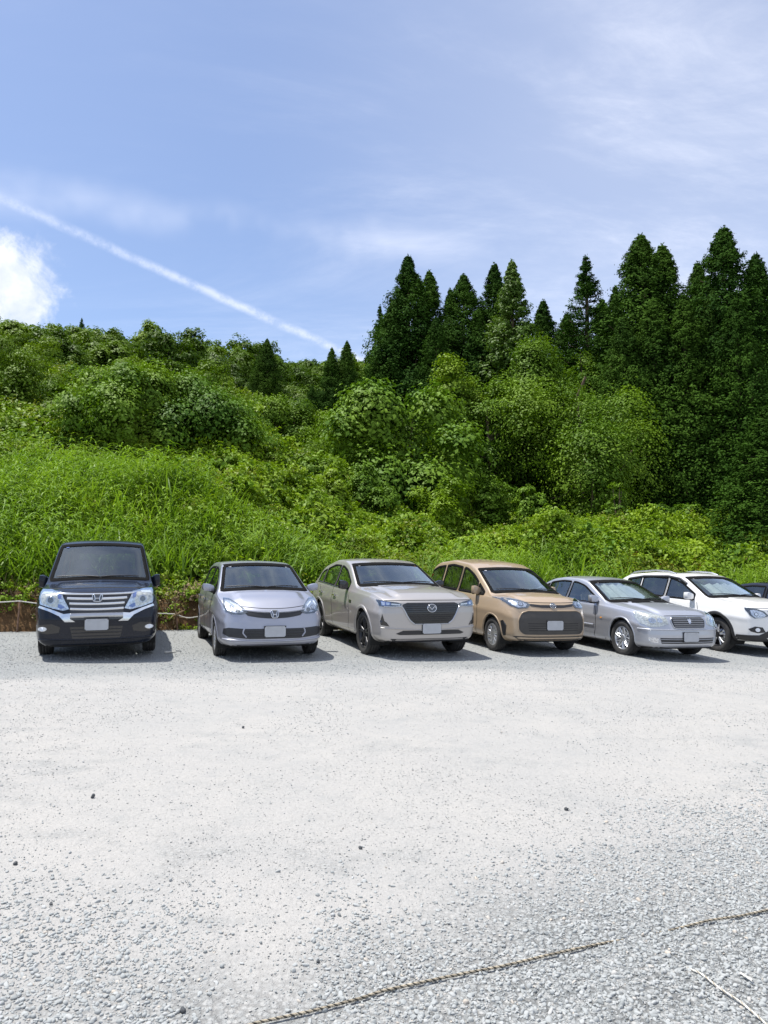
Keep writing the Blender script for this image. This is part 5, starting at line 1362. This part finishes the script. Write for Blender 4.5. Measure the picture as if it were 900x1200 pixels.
c.patch('under_lip', 'front', [(-.70, .335), (.70, .335), (.62, .285), (-.62, .285)], M['trim'], off=.006)
c.strip('hood_gap', 'front', [(x_ * .80, .965 - .004 * x_ * x_) for x_ in np.linspace(-1, 1, 25)], .009, M['under'], off=.003, skirt=.003)
c.plate(.50, out=.02); c.tail([(.45, .95), (.86, .95), (.86, 1.02), (.45, 1.03)], .70)
c.place(-.385, 12.95, R(20), .012, -.93)

# ---- 4: beige compact minivan ------------------------------------------------------------------------
P_beige = paint('warm beige paint', (0.45, 0.335, 0.22), .15, .33, .08)
sp = dict(l=4.26, w=1.695, wb=2.75, fo=.83, r=.312, ra=.350, paint=P_beige,
    plan=[(0, .86), (.15, .945), (.5, .99), (.9, 1), (3.8, 1), (4.26, .92)], top=[(0, .88), (.08, .94), (.35, .985), (.75, 1.005), (.95, 1.015), (1.85, 1.485), (2.2, 1.60), (2.9, 1.665), (3.6, 1.61), (4.0, 1.48), (4.2, 1.2), (4.26, 1.0)],
    belt=[(0, .85), (.4, .95), (1.0, .985), (2.4, 1.03), (4.26, 1.08)], crown=[(0, .03), (.6, .045), (1.0, .055), (1.9, .04), (4.2, .035)], sill=[(0, .23), (.6, .20), (3.7, .21), (4.26, .30)], lean=.26,
    nose=[(.2, .08), (.3, .01), (.45, .0), (.65, .01), (.8, .05), (.95, .12), (1.05, .17)], tail=[(.2, .1), (.5, 0), (1.1, .04), (1.6, .16)], pa=.24, pp=3.2, nose_r=.8, cowl=.98, header=1.85, bow=.16, hood=(.50, .018),
    windows=[('front_quarter_window', 1.22, 1.52, {}), ('front_window', 1.58, 2.32, {}), ('rear_side_window', 2.42, 3.16, {}), ('rear_quarter_window', 3.26, 3.95, {})], privacy=True, seat_rows=[2.05, 2.9],
    rear_glass=[(-.58, 1.12), (.58, 1.12), (.50, 1.48), (-.50, 1.48)], pillar=.052, rail=.10)
c = Car(sp, 'compact_minivan', 'warm beige compact minivan with wide dark lower bumper panel, fourth from the left', 'car', CARS)
c.glazing(.05); c.wheels((10, 'cover'), (M['alloy'], M['alloy']), .20, .185); c.arch_lip(P_beige, .030)
c.doors([[(1.50, 1.02), (1.38, .8), (1.40, .5), (1.50, .26)], [(2.37, 1.52), (2.37, .26)], [(3.20, 1.1), (3.20, .62)], [(1.5, .26), (3.2, .26)]]); c.handle(2.26, .92, P_beige); c.handle(2.50, .92, P_beige)
c.mirrors(1.46, 1.09, P_beige, (.085, .075, .08), tuck=.09); c.interior(M['seat']); c.wipers()
for g in (-1, 1): c.patch('arch_panel', 'side', [(-.34, .58), (-.42, .60), (-.50, .52), (-.47, .33), (-.40, .32)], M['trim'], off=.006, sgn=g)
headlamp(c, [(.43, 0.895), (.50, 0.830), (.66, 0.815), (.745, 0.860), (.79, 0.935), (.80, 0.990), (.70, 0.985), (.56, 0.960)],
    [('reflector', [(.49, 0.895), (.53, 0.850), (.65, 0.835), (.72, 0.870), (.745, 0.930), (.70, 0.955), (.57, 0.935)], M['reflector'], .010), ('projector', ellipse(.60, .892, .042, .036), M['lamp_dark'], .014), ('projector_lens', ellipse(.60, .892, .028, .025), M['chrome'], .017), ('projector', ellipse(.685, .898, .034, .032), M['lamp_white'], .014)])
c.patch('grille', 'front', [(-.46, .905), (-.25, .885), (.25, .885), (.46, .905), (.43, .862), (.20, .838), (-.20, .838), (-.43, .862)], M['trim'], off=.007)
bad = c.patch('badge', 'front', ellipse(0, .865, .062, .045, 24), M['lamp_dark'], off=.018)
c.strip('badge_rim', 'front', ellipse(0, .865, .060, .043, 28), .010, M['dim_chrome'], parent=bad, closed=True, off=.026)
c.strip('badge_ring', 'front', ellipse(0, .865, .020, .036, 20), .008, M['dim_chrome'], parent=bad, closed=True, off=.026)
c.strip('badge_ring', 'front', ellipse(0, .882, .042, .018, 20), .008, M['dim_chrome'], parent=bad, closed=True, off=.026)
lg = c.patch('bumper_panel', 'front', rounded([(-.60, .74), (-.50, .775), (.50, .775), (.60, .74), (.665, .62), (.66, .44), (.58, .37), (-.58, .37), (-.66, .44), (-.665, .62)], .04), simple('brown grey bumper plastic', (.052, .047, .042), .5), off=.012, skirt=.02)
slats(c, 'grille_slat', .44, .56, 4, .50, .52, .010, M['under'], parent=lg, off=.016)
c.patch('under_lip', 'front', [(-.74, .335), (.74, .335), (.66, .275), (-.66, .275)], M['trim'], off=.006)
c.strip('panel_edge', 'front', rounded([(-.61, .75), (-.50, .785), (.50, .785), (.61, .75), (.675, .62), (.67, .43), (.59, .36), (-.59, .36), (-.67, .43), (-.675, .62)], .04), .016, P_beige, closed=True, off=.018, skirt=.02)
c.strip('hood_gap', 'front', [(x_ * .66, .925 + .015 * x_ * x_) for x_ in np.linspace(-1, 1, 25)], .009, M['under'], off=.003, skirt=.003)
c.plate(.53, out=.02); c.tail([(.62, .95), (.78, .95), (.76, 1.35), (.64, 1.35)], .80)
c.place(1.965, 13.88, R(20), .028, -.8475)

# ---- 5: silver saloon ----------------------------------------------------------------------------------
P_silver = paint('silver paint', (0.47, 0.485, 0.53), .6, .38, .10)
sp = dict(l=4.84, w=1.72, wb=2.85, fo=.87, r=.332, ra=.362, paint=P_silver,
    plan=[(0, .87), (.15, .94), (.5, .985), (.9, 1), (3.9, 1), (4.84, .90)], top=[(0, .755), (.10, .80), (.5, .86), (1.1, .92), (1.42, .945), (2.28, 1.32), (2.6, 1.385), (3.1, 1.40), (3.5, 1.355), (4.20, 1.075), (4.4, 1.03), (4.75, 1.00), (4.84, .92)],
    belt=[(0, .73), (.4, .81), (1.4, .885), (2.6, .915), (4.0, .955), (4.84, .94)], crown=[(0, .03), (.8, .05), (1.5, .05), (2.4, .04), (3.5, .035), (4.8, .035)], sill=[(0, .20), (.6, .18), (4.2, .20), (4.84, .30)], lean=.42,
    nose=[(.18, .07), (.28, .01), (.45, .0), (.55, .01), (.7, .06), (.85, .14)], tail=[(.2, .1), (.5, 0), (.9, .03), (1.1, .15)], pa=.26, pp=3.0, nose_r=.8, cowl=1.40, header=2.28, bow=.17, hood=(.46, .026),
    windows=[('front_window', 1.74, 2.72, {}), ('rear_side_window', 2.80, 3.52, {}), ('rear_quarter_window', 3.57, 3.88, {})], privacy=False,
    rear_glass=[(-.58, 1.08), (.58, 1.08), (.50, 1.34), (-.50, 1.34)], pillar=.052, rail=.075, crease=.014)
c = Car(sp, 'sedan_car', 'silver sedan with ribbed chrome grille and a pleated sunshade inside its windscreen', 'car', CARS)
c.glazing(.036); c.wheels((9, 'mesh'), (M['alloy'], M['alloy']), .215, .21); c.arch_lip(P_silver, .024)
c.doors([[(1.70, .87), (1.62, .7), (1.66, .4), (1.74, .22)], [(2.76, 1.3), (2.76, .22)], [(3.60, .95), (3.52, .75), (3.36, .60)], [(1.74, .22), (3.3, .22)]]); c.handle(2.58, .80, M['dim_chrome']); c.handle(3.45, .82, M['dim_chrome'])
c.mirrors(1.70, 1.01, P_silver, (.095, .075, .068), tuck=.085); c.interior(M['seat_light']); c.wipers()
for g in (-1, 1):
    c.strip('side_moulding', 'side', [(1.70 - .87, .50), (3.45 - .87, .52)], .030, P_silver, off=.016, skirt=.02, sgn=g)
    c.strip('sill_trim', 'side', [(1.36 - .87, .27), (3.3 - .87, .28)], .02, P_silver, off=.012, sgn=g)
    c.strip('window_chrome', 'side', [(1.9 - .87, .915), (2.8 - .87, .945), (3.8 - .87, .98)], .012, M['chrome'], off=.010, sgn=g)
    c.patch('side_marker', 'side', ellipse(1.45 - .87, .66, .035, .014), M['amber'], off=.006, sgn=g)
headlamp(c, [(.43, .645), (.58, .600), (.74, .585), (.815, .64), (.82, .75), (.79, .835), (.68, .835), (.56, .80), (.45, .75)],
    [('reflector', [(.49, .665), (.60, .64), (.71, .63), (.76, .67), (.765, .74), (.74, .795), (.66, .80), (.56, .77)], M['aged_lamp'], .010), ('projector', ellipse(.685, .70, .052, .048), M['reflector'], .014), ('projector_lens', ellipse(.685, .70, .032, .032), M['dim_chrome'], .017), ('projector', ellipse(.575, .705, .046, .042), M['reflector'], .014), ('turn_lens', [(.73, .78), (.765, .76), (.775, .69), (.745, .70)], M['aged_lamp'], .014)], base=M['aged_lamp'])
gr = c.patch('grille', 'front', rounded([(-.34, .76), (.34, .76), (.375, .70), (.335, .585), (-.335, .585), (-.375, .70)], .03), M['trim'], off=.007)
c.strip('grille_frame', 'front', rounded([(-.345, .77), (.345, .77), (.385, .70), (.345, .575), (-.345, .575), (-.385, .70)], .03), .020, M['dim_chrome'], parent=gr, closed=True, off=.018)
slats(c, 'grille_slat', .612, .735, 5, .33, .345, .012, M['dim_chrome'], parent=gr, off=.016)
bad = c.patch('badge', 'front', [(-.032, .70), (-.040, .725), (-.018, .712), (0, .735), (.018, .712), (.040, .725), (.032, .70), (.028, .665), (0, .645), (-.028, .665)], M['chrome'], off=.028)
c.strip('bumper_crease', 'front', [(x_ * .83, .545) for x_ in np.linspace(-1, 1, 25)], .022, P_silver, off=.016, skirt=.02)
lg = c.patch('lower_grille', 'front', [(-.60, .40), (.60, .40), (.57, .30), (-.57, .30)], M['trim'], off=.006)
slats(c, 'grille_slat', .325, .375, 2, .57, .59, .012, M['dim_chrome'], parent=lg, off=.012)
for g in (-1, 1): c.patch('fog_lamp', 'front', rounded([(g * .77, .405), (g * .63, .405), (g * .62, .31), (g * .74, .32)], .03), M['reflector'], off=.007)
c.strip('hood_gap', 'front', [(x_ * .46, .785 + .01 * (1 - x_ * x_)) for x_ in np.linspace(-1, 1, 19)], .008, M['under'], off=.003, skirt=.003)
c.plate(.42, out=.02); c.tail([(.45, .78), (.78, .78), (.78, .95), (.45, .95)], .62)
sedan_car = c
c.place(4.41, 14.0, R(20), .030, -.86)

# ---- 6: white SUV ---------------------------------------------------------------------------------------
P_white = paint('pearl white paint', (0.78, 0.775, 0.76), .0, .30, .06)
sp = dict(l=4.64, w=1.82, wb=2.705, fo=.93, r=.362, ra=.405, paint=P_white,
    plan=[(0, .87), (.15, .94), (.5, .985), (.9, 1), (3.9, 1), (4.64, .91)], top=[(0, .95), (.10, .99), (.5, 1.03), (1.0, 1.06), (1.28, 1.08), (2.10, 1.49), (2.4, 1.57), (3.1, 1.60), (3.9, 1.54), (4.3, 1.42), (4.52, 1.15), (4.64, .98)],
    belt=[(0, .92), (.4, .985), (1.3, 1.00), (2.6, 1.03), (4.0, 1.10), (4.64, 1.08)], crown=[(0, .03), (.8, .045), (1.3, .05), (2.2, .04), (4.6, .035)], sill=[(0, .28), (.6, .25), (4.1, .27), (4.64, .40)], lean=.32,
    nose=[(.22, .10), (.34, .02), (.5, .0), (.75, .01), (.92, .05), (1.02, .12)], tail=[(.2, .1), (.6, 0), (1.1, .04), (1.6, .18)], pa=.24, pp=3.2, nose_r=.8, cowl=1.27, header=2.12, bow=.16, hood=(.50, .026),
    windows=[('front_window', 1.62, 2.50, {}), ('rear_side_window', 2.58, 3.40, {}), ('rear_quarter_window', 3.47, 3.95, {})], privacy=True,
    rear_glass=[(-.58, 1.14), (.58, 1.14), (.50, 1.48), (-.50, 1.48)], pillar=.055, rail=.10, crease=.016)
c = Car(sp, 'suv_car', 'white sport utility car with roof rails and dark cladding, cut by the right edge', 'car', CARS)
c.glazing(.040); c.wheels((5, 'v'), (M['black_alloy'], M['alloy']), .235, .225); c.arch_lip(M['trim'], .065, .010)
c.doors([[(1.50, 1.0), (1.42, .8), (1.45, .5), (1.55, .42)], [(2.54, 1.5), (2.54, .38)], [(3.42, 1.05), (3.34, .85), (3.14, .70)]]); c.handle(2.38, .94, P_white); c.handle(3.28, .96, P_white)
c.mirrors(1.66, 1.115, P_white, (.10, .078, .078), tuck=.055); c.interior(); c.wipers()
for g in (-1, 1):
    c.strip('sill_trim', 'side', [(1.38 - .93, .34), (3.15 - .93, .35)], .12, M['trim'], off=.010, sgn=g)
    c.strip('window_visor', 'side', [(1.95 - .93, 1.37), (2.2 - .93, 1.475), (2.6 - .93, 1.52), (3.4 - .93, 1.50), (3.9 - .93, 1.43)], .05, M['trim'], off=.02, sgn=g)
    # roof rail on two feet
    pr = []
    for f in np.linspace(0, 1, 20):
        u_ = 2.42 + f * 1.60; lo_, nr_ = c.proj('top', g * (float(c.wr(u_)) - .05), u_ - .93); pr.append((lo_.x, lo_.y, lo_.z + .045 * min(1, min(f, 1 - f) * 8)))
    V, Fq = tube_np(np.array(pr), np.full(20, .018), 8); obj('roof_rail', mesh_np('roof_rail', V, Fq, M['alloy'], True), c.root)
c.patch('sunroof', 'top', [(-.42, 2.50 - .93), (.42, 2.50 - .93), (.42, 3.3 - .93), (-.42, 3.3 - .93)], M['gloss_black'], off=.006)
headlamp(c, [(.40, .80), (.55, .765), (.70, .745), (.77, .80), (.80, .91), (.79, .955), (.66, .945), (.50, .89)],
    [('reflector', [(.47, .81), (.60, .785), (.70, .775), (.745, .82), (.755, .91), (.66, .915), (.53, .87)], M['reflector'], .010), ('projector', ellipse(.665, .83, .040, .036), M['lamp_dark'], .014), ('projector_lens', ellipse(.665, .83, .027, .025), M['chrome'], .017), ('light_guide', [(.50, .80), (.60, .775), (.70, .765), (.70, .752), (.60, .760), (.50, .785)], M['lamp_white'], .014)], base=M['gloss_black'])
gr = c.patch('grille', 'front', [(-.42, .90), (.42, .90), (.36, .80), (.20, .60), (-.20, .60), (-.36, .80)], M['gloss_black'], off=.006)
slats(c, 'grille_slat', .64, .86, 5, .22, .37, .012, M['trim'], parent=gr)
for g in (-1, 1):
    c.strip('chrome_v', 'front', [(g * .30, .90), (g * .22, .78), (g * .13, .655), (g * .09, .645)], .040, M['chrome'], off=.022, skirt=.02)
    fp = c.patch('fog_surround', 'front', [(g * a, b_) for a, b_ in ((.80, .54), (.70, .59), (.56, .575), (.50, .48), (.66, .46), (.77, .49))], M['trim'], off=.006); c.patch('fog_lamp', 'front', ellipse(g * .655, .525, .042, .038), M['lamp_white'], parent=fp, off=.014)
c.strip('chrome_v', 'front', [(-.10, .650), (.10, .650)], .036, M['chrome'], off=.023, skirt=.02)
bad = c.patch('badge', 'front', ellipse(0, .76, .07, .07, 26), M['lamp_dark'], off=.02); c.strip('badge_rim', 'front', ellipse(0, .76, .068, .068, 28), .014, M['chrome'], parent=bad, closed=True, off=.028); c.strip('badge_bar', 'front', [(-.085, .76), (.085, .76)], .022, M['chrome'], parent=bad, off=.030)
c.patch('bumper_cladding', 'front', [(-.86, .41), (-.62, .42), (-.40, .53), (.40, .53), (.62, .42), (.86, .41), (.84, .31), (-.84, .31)], M['trim'], off=.010, skirt=.02)
c.patch('skid_plate', 'front', [(-.48, .37), (.48, .37), (.40, .315), (-.40, .315)], M['alloy'], off=.018, skirt=.02)
c.strip('hood_gap', 'front', [(x_ * .70, .955 - .01 * x_ * x_) for x_ in np.linspace(-1, 1, 25)], .009, M['under'], off=.003, skirt=.003)
c.plate(.56, out=.02); c.tail([(.5, .95), (.82, .95), (.82, 1.1), (.5, 1.08)], .85)
white_suv = c
c.place(6.90, 15.6, R(20), .032, -.91)

# ---- 7: dark saloon beyond the edge --------------------------------------------------------------------
P_dark = paint('dark navy paint', (0.012, 0.014, 0.024), .3, .25, .05)
sp = dict(l=4.6, w=1.76, wb=2.7, fo=.87, r=.32, ra=.35, paint=P_dark,
    plan=[(0, .87), (.15, .94), (.5, .985), (.9, 1), (3.9, 1), (4.6, .90)], top=[(0, .76), (.10, .80), (.5, .87), (1.1, .93), (1.40, .96), (2.25, 1.36), (2.55, 1.41), (3.1, 1.42), (3.5, 1.37), (4.05, 1.10), (4.5, 1.03), (4.6, .92)],
    belt=[(0, .73), (.4, .82), (1.4, .90), (2.6, .93), (4.0, .96), (4.6, .94)], crown=[(0, .03), (.8, .05), (1.5, .05), (2.4, .04), (4.6, .035)], sill=[(0, .20), (.6, .18), (4.0, .20), (4.6, .30)], lean=.40,
    nose=[(.18, .07), (.28, .01), (.45, .0), (.7, .06), (.85, .14)], tail=[(.2, .1), (.5, 0), (.9, .03), (1.1, .15)], pa=.26, pp=3.0, nose_r=.8, cowl=1.38, header=2.26, bow=.16,
    windows=[('front_window', 1.75, 2.62, {}), ('rear_side_window', 2.70, 3.5, {})], privacy=True, rear_glass=[(-.58, 1.10), (.58, 1.10), (.50, 1.34), (-.50, 1.34)], pillar=.052, rail=.075)
c = Car(sp, 'sedan_car', 'dark navy car of which only the roof and side windows show beyond the white one', 'car', CARS)
c.glazing(.040); c.wheels((5, 'v'), (M['alloy'], M['alloy']), .21, .2); c.doors([[(1.65, .88), (1.6, .6), (1.7, .24)], [(2.66, 1.3), (2.66, .24)]]); c.mirrors(1.8, 1.0, P_dark); c.interior()
headlamp(c, [(.46, .64), (.72, .61), (.78, .72), (.74, .80), (.5, .74)], [('reflector', [(.52, .66), (.70, .64), (.73, .74), (.55, .72)], M['reflector'], .010)])
c.patch('grille', 'front', [(-.34, .74), (.34, .74), (.32, .58), (-.32, .58)], M['trim'], off=.007); c.patch('lower_grille', 'front', [(-.5, .42), (.5, .42), (.46, .3), (-.46, .3)], M['trim']); c.plate(.48)
c.place(9.65, 16.3, R(20), .032, -.88)

# ---- small inspection stickers at the top of the windscreens
def sticker(c, f, mat, side=-1, w_=.045):
    sp = c.s; u = sp['header'] - .07; x = side * (float(c.wr(u)) - .13) * f; z = float(c.zc(u)) + .012 + float(interp(sp['crown'], u)) * .5
    c.patch('sticker', 'front', rounded([(x - w_ / 2, z - .018), (x + w_ / 2, z - .018), (x + w_ / 2, z + .018), (x - w_ / 2, z + .018)], .01), mat, off=.002, skirt=0)
for c_, lst in zip(ALLC, ([(-1, 'lamp_blue')], [(-1, 'lamp_white'), (1, 'lamp_white')], [(-1, 'lamp_white'), (1, 'amber')], [(-1, 'lamp_white')], [(-1, 'lamp_white')], [(-1, 'lamp_white')], [])):
    for sd, mt in lst: sticker(c_, .97, M[mt], sd)

# ---- sunshades behind the windscreens ---------------------------------------------------------------
def sunshade(c, name, label, n, x0, x1, f0, f1, depth, dip=0.0):
    """pleated reflective board leaning against the inside of the windscreen"""
    sp = c.s; bm = bmesh.new(); rows_ = []
    m_ = 9
    for i in range(n * 2 + 1):
        t_ = i / (n * 2); col = []
        for j in range(m_):
            f = f0 + (f1 - f0) * j / (m_ - 1) - dip * math.sin(t_ * math.pi * 3) * (1 - j / m_)
            u = sp['cowl'] + .05 + (sp['header'] - sp['cowl'] - .06) * f
            hwid = float(c.wr(u)) - .10; x = (x0 + (x1 - x0) * t_) * hwid; z = float(c.zc(u)) + .012 + float(interp(sp['crown'], u)) * .7 * (1 - (x / hwid) ** 2)
            loc, nr = c.proj('front', x, z)
            col.append(bm.verts.new(loc - nr * (.018 + (depth if i % 2 else 0))))
        rows_.append(col)
    for i in range(n * 2):
        for j in range(m_ - 1): bm.faces.new((rows_[i][j], rows_[i + 1][j], rows_[i + 1][j + 1], rows_[i][j + 1]))
    bmesh.ops.solidify(bm, geom=bm.faces[:], thickness=.004)
    o = bm_obj(name, bm, M['foil'], None, smooth=False)
    o.matrix_world = Matrix.Translation(c.root.location) @ c.root.rotation_euler.to_matrix().to_4x4()
    tag(o, label, 'sunshade'); return o
sunshade(sedan_car, 'sunshade', 'pleated silver sunshade filling the windscreen of the silver sedan', 6, -.98, .98, .03, .96, .035)
sunshade(white_suv, 'sunshade', 'crumpled silver sunshade slumped on the dashboard of the white sport utility car', 5, -.85, .95, .02, .72, .045, .12)
# ------------------------------------------------------------------ ropes and stakes
def rope(name, pts, r, mats, label, cat, pitch=.05, parent=None, sink=None):
    pts = np.array(pts, float); seg = np.r_[0, np.cumsum(np.linalg.norm(np.diff(pts, axis=0), axis=1))]
    L_ = seg[-1]; n = int(L_ / (pitch / 8)) + 2; t_ = np.linspace(0, L_, n)
    P3 = np.stack([np.interp(t_, seg, pts[:, k]) for k in range(3)], -1)
    for _ in range(12): P3[1:-1] = (P3[:-2] + P3[2:] + 2 * P3[1:-1]) / 4
    T_ = unit(np.gradient(P3, axis=0)); A = unit(np.cross(T_, [[0, 0, 1.]])); B = np.cross(T_, A); g = Geo()
    for k in range(3):
        ph = 2 * math.pi * (t_ / pitch + k / 3); q = P3 + (A * np.cos(ph)[:, None] + B * np.sin(ph)[:, None]) * r * .55
        V, Fq = tube_np(q, np.full(n, r * .58), 6); g.add(V, Fq, min(k, len(mats) - 1))
    o = obj(name, g.mesh(name, mats, True), parent); tag(o, label, cat); return o
def on_ground(pxs, h, sink_at=()):
    out = []
    for k, (px, py) in enumerate(pxs):
        p = ground_pt(px, py); out.append((p.x, p.y, float(gz(p.x, p.y)) + h + (sink_at[k] if k < len(sink_at) else 0)))
    return out
A_ = [(270, 1211), (300, 1201), (365, 1188), (420, 1175), (450, 1166), (520, 1151), (590, 1137), (640, 1125), (680, 1116), (710, 1108), (745, 1100), (790, 1093), (830, 1086), (870, 1079), (905, 1071), (960, 1061)]
rope('rope', on_ground(A_, .013, [0, 0, 0, 0, 0, 0, 0, .002, .0, -.010, -.022, -.012, .004, 0, 0, 0]), .0052, [M['rope_tan'], M['rope_tan'], M['rope_dark']], 'long tan and black twisted rope lying across the gravel, half buried near its middle', 'rope', .028)
rope('rope', on_ground([(806, 1138), (822, 1148), (845, 1166), (868, 1180), (892, 1200), (915, 1222)], .012, [-.012, 0, 0, 0, 0, 0]), .0040, [M['rope_white'], M['rope_white'], M['rope_tan']], 'thin white twisted rope in the gravel at the bottom right corner', 'rope', .045)
rope('rope', on_ground([(868, 1148), (882, 1157)], .016), .0045, [M['rope_white']], 'short white scrap of rope in the gravel right of the thin white rope', 'rope scrap', .05)
rope('rope', on_ground([(193, 765.5), (206, 765)], .02), .016, [M['rope_white']], 'white scrap of rope on the gravel between the dark minivan and the lilac hatchback', 'rope scrap', .06)
# rope barrier along the bank foot
def bank_pt(px, py, back=.0):
    y = 16.6
    for _ in range(6): y = float(bank_y(PX(px, y))) + back
    x = PX(px, y); return (x, y, top_z(py, y))
stk = [(-95, 702), (24.5, 704), (208, 719), (232, 722), (512, 722), (700, 722), (980, 735)]
tops = [bank_pt(px, py, -.05) for px, py in stk]
bar = []
for a, b_ in zip(tops[:-1], tops[1:]):
    for f in np.linspace(0, 1, 9)[:-1]: bar.append((a[0] + (b_[0] - a[0]) * f, a[1] + (b_[1] - a[1]) * f, a[2] + (b_[2] - a[2]) * f - .05 * math.sin(f * math.pi)))
bar.append(tops[-1])
rope('barrier_rope', bar, .011, [M['rope_white']], 'pale rope strung low along the foot of the bank behind the cars', 'rope', .08)
slab = ['short reddish stake holding the barrier rope left of the dark minivan', 'short stake holding the knotted barrier rope between the dark minivan and the lilac hatchback', 'short stake of the barrier rope behind the lilac hatchback', 'short stake of the barrier rope behind the taupe car', 'short stake of the barrier rope behind the beige minivan']
for k, (i_, lab) in enumerate(zip((1, 2, 4), (slab[0], slab[1], slab[3]))):
    t_ = tops[i_]; g0 = float(G(t_[0], t_[1])) - .25; zz_ = np.linspace(g0, t_[2] + .02, 8)
    P3 = np.stack([t_[0] + (zz_ - t_[2]) * .06 * (-1) ** k, np.full(8, t_[1] + .035), zz_], -1)
    V, Fq = tube_np(P3, np.full(8, .018) * (1 + .1 * np.sin(np.arange(8))), 7); o = obj('stake', mesh_np('stake', V, Fq, M['wood'], True)); tag(o, lab, 'stake', 'stakes of the barrier rope')
# dry twigs snagged at the knot
t_ = tops[2]; rg = np.random.default_rng(4); g = Geo()
for k in range(7):
    a = rg.uniform(-1.2, 1.4); l = rg.uniform(.15, .42); e = np.array([math.sin(a) * l * .7, rg.uniform(-.08, .02), math.cos(a) * l]) * ([1, 1, 1] if k < 4 else [1, 1, -1])
    f = np.linspace(0, 1, 6)[:, None]; P3 = np.array(t_) + [0, -.03, 0] + e * f + rg.normal(0, .012, (6, 3)); V, Fq = tube_np(P3, np.linspace(.011, .004, 6), 5); g.add(V, Fq)
o = obj('dry_branch', g.mesh('dry_branch', M['dry'], True)); tag(o, 'dry forked branch snagged on the barrier rope between the two left cars', 'branch')
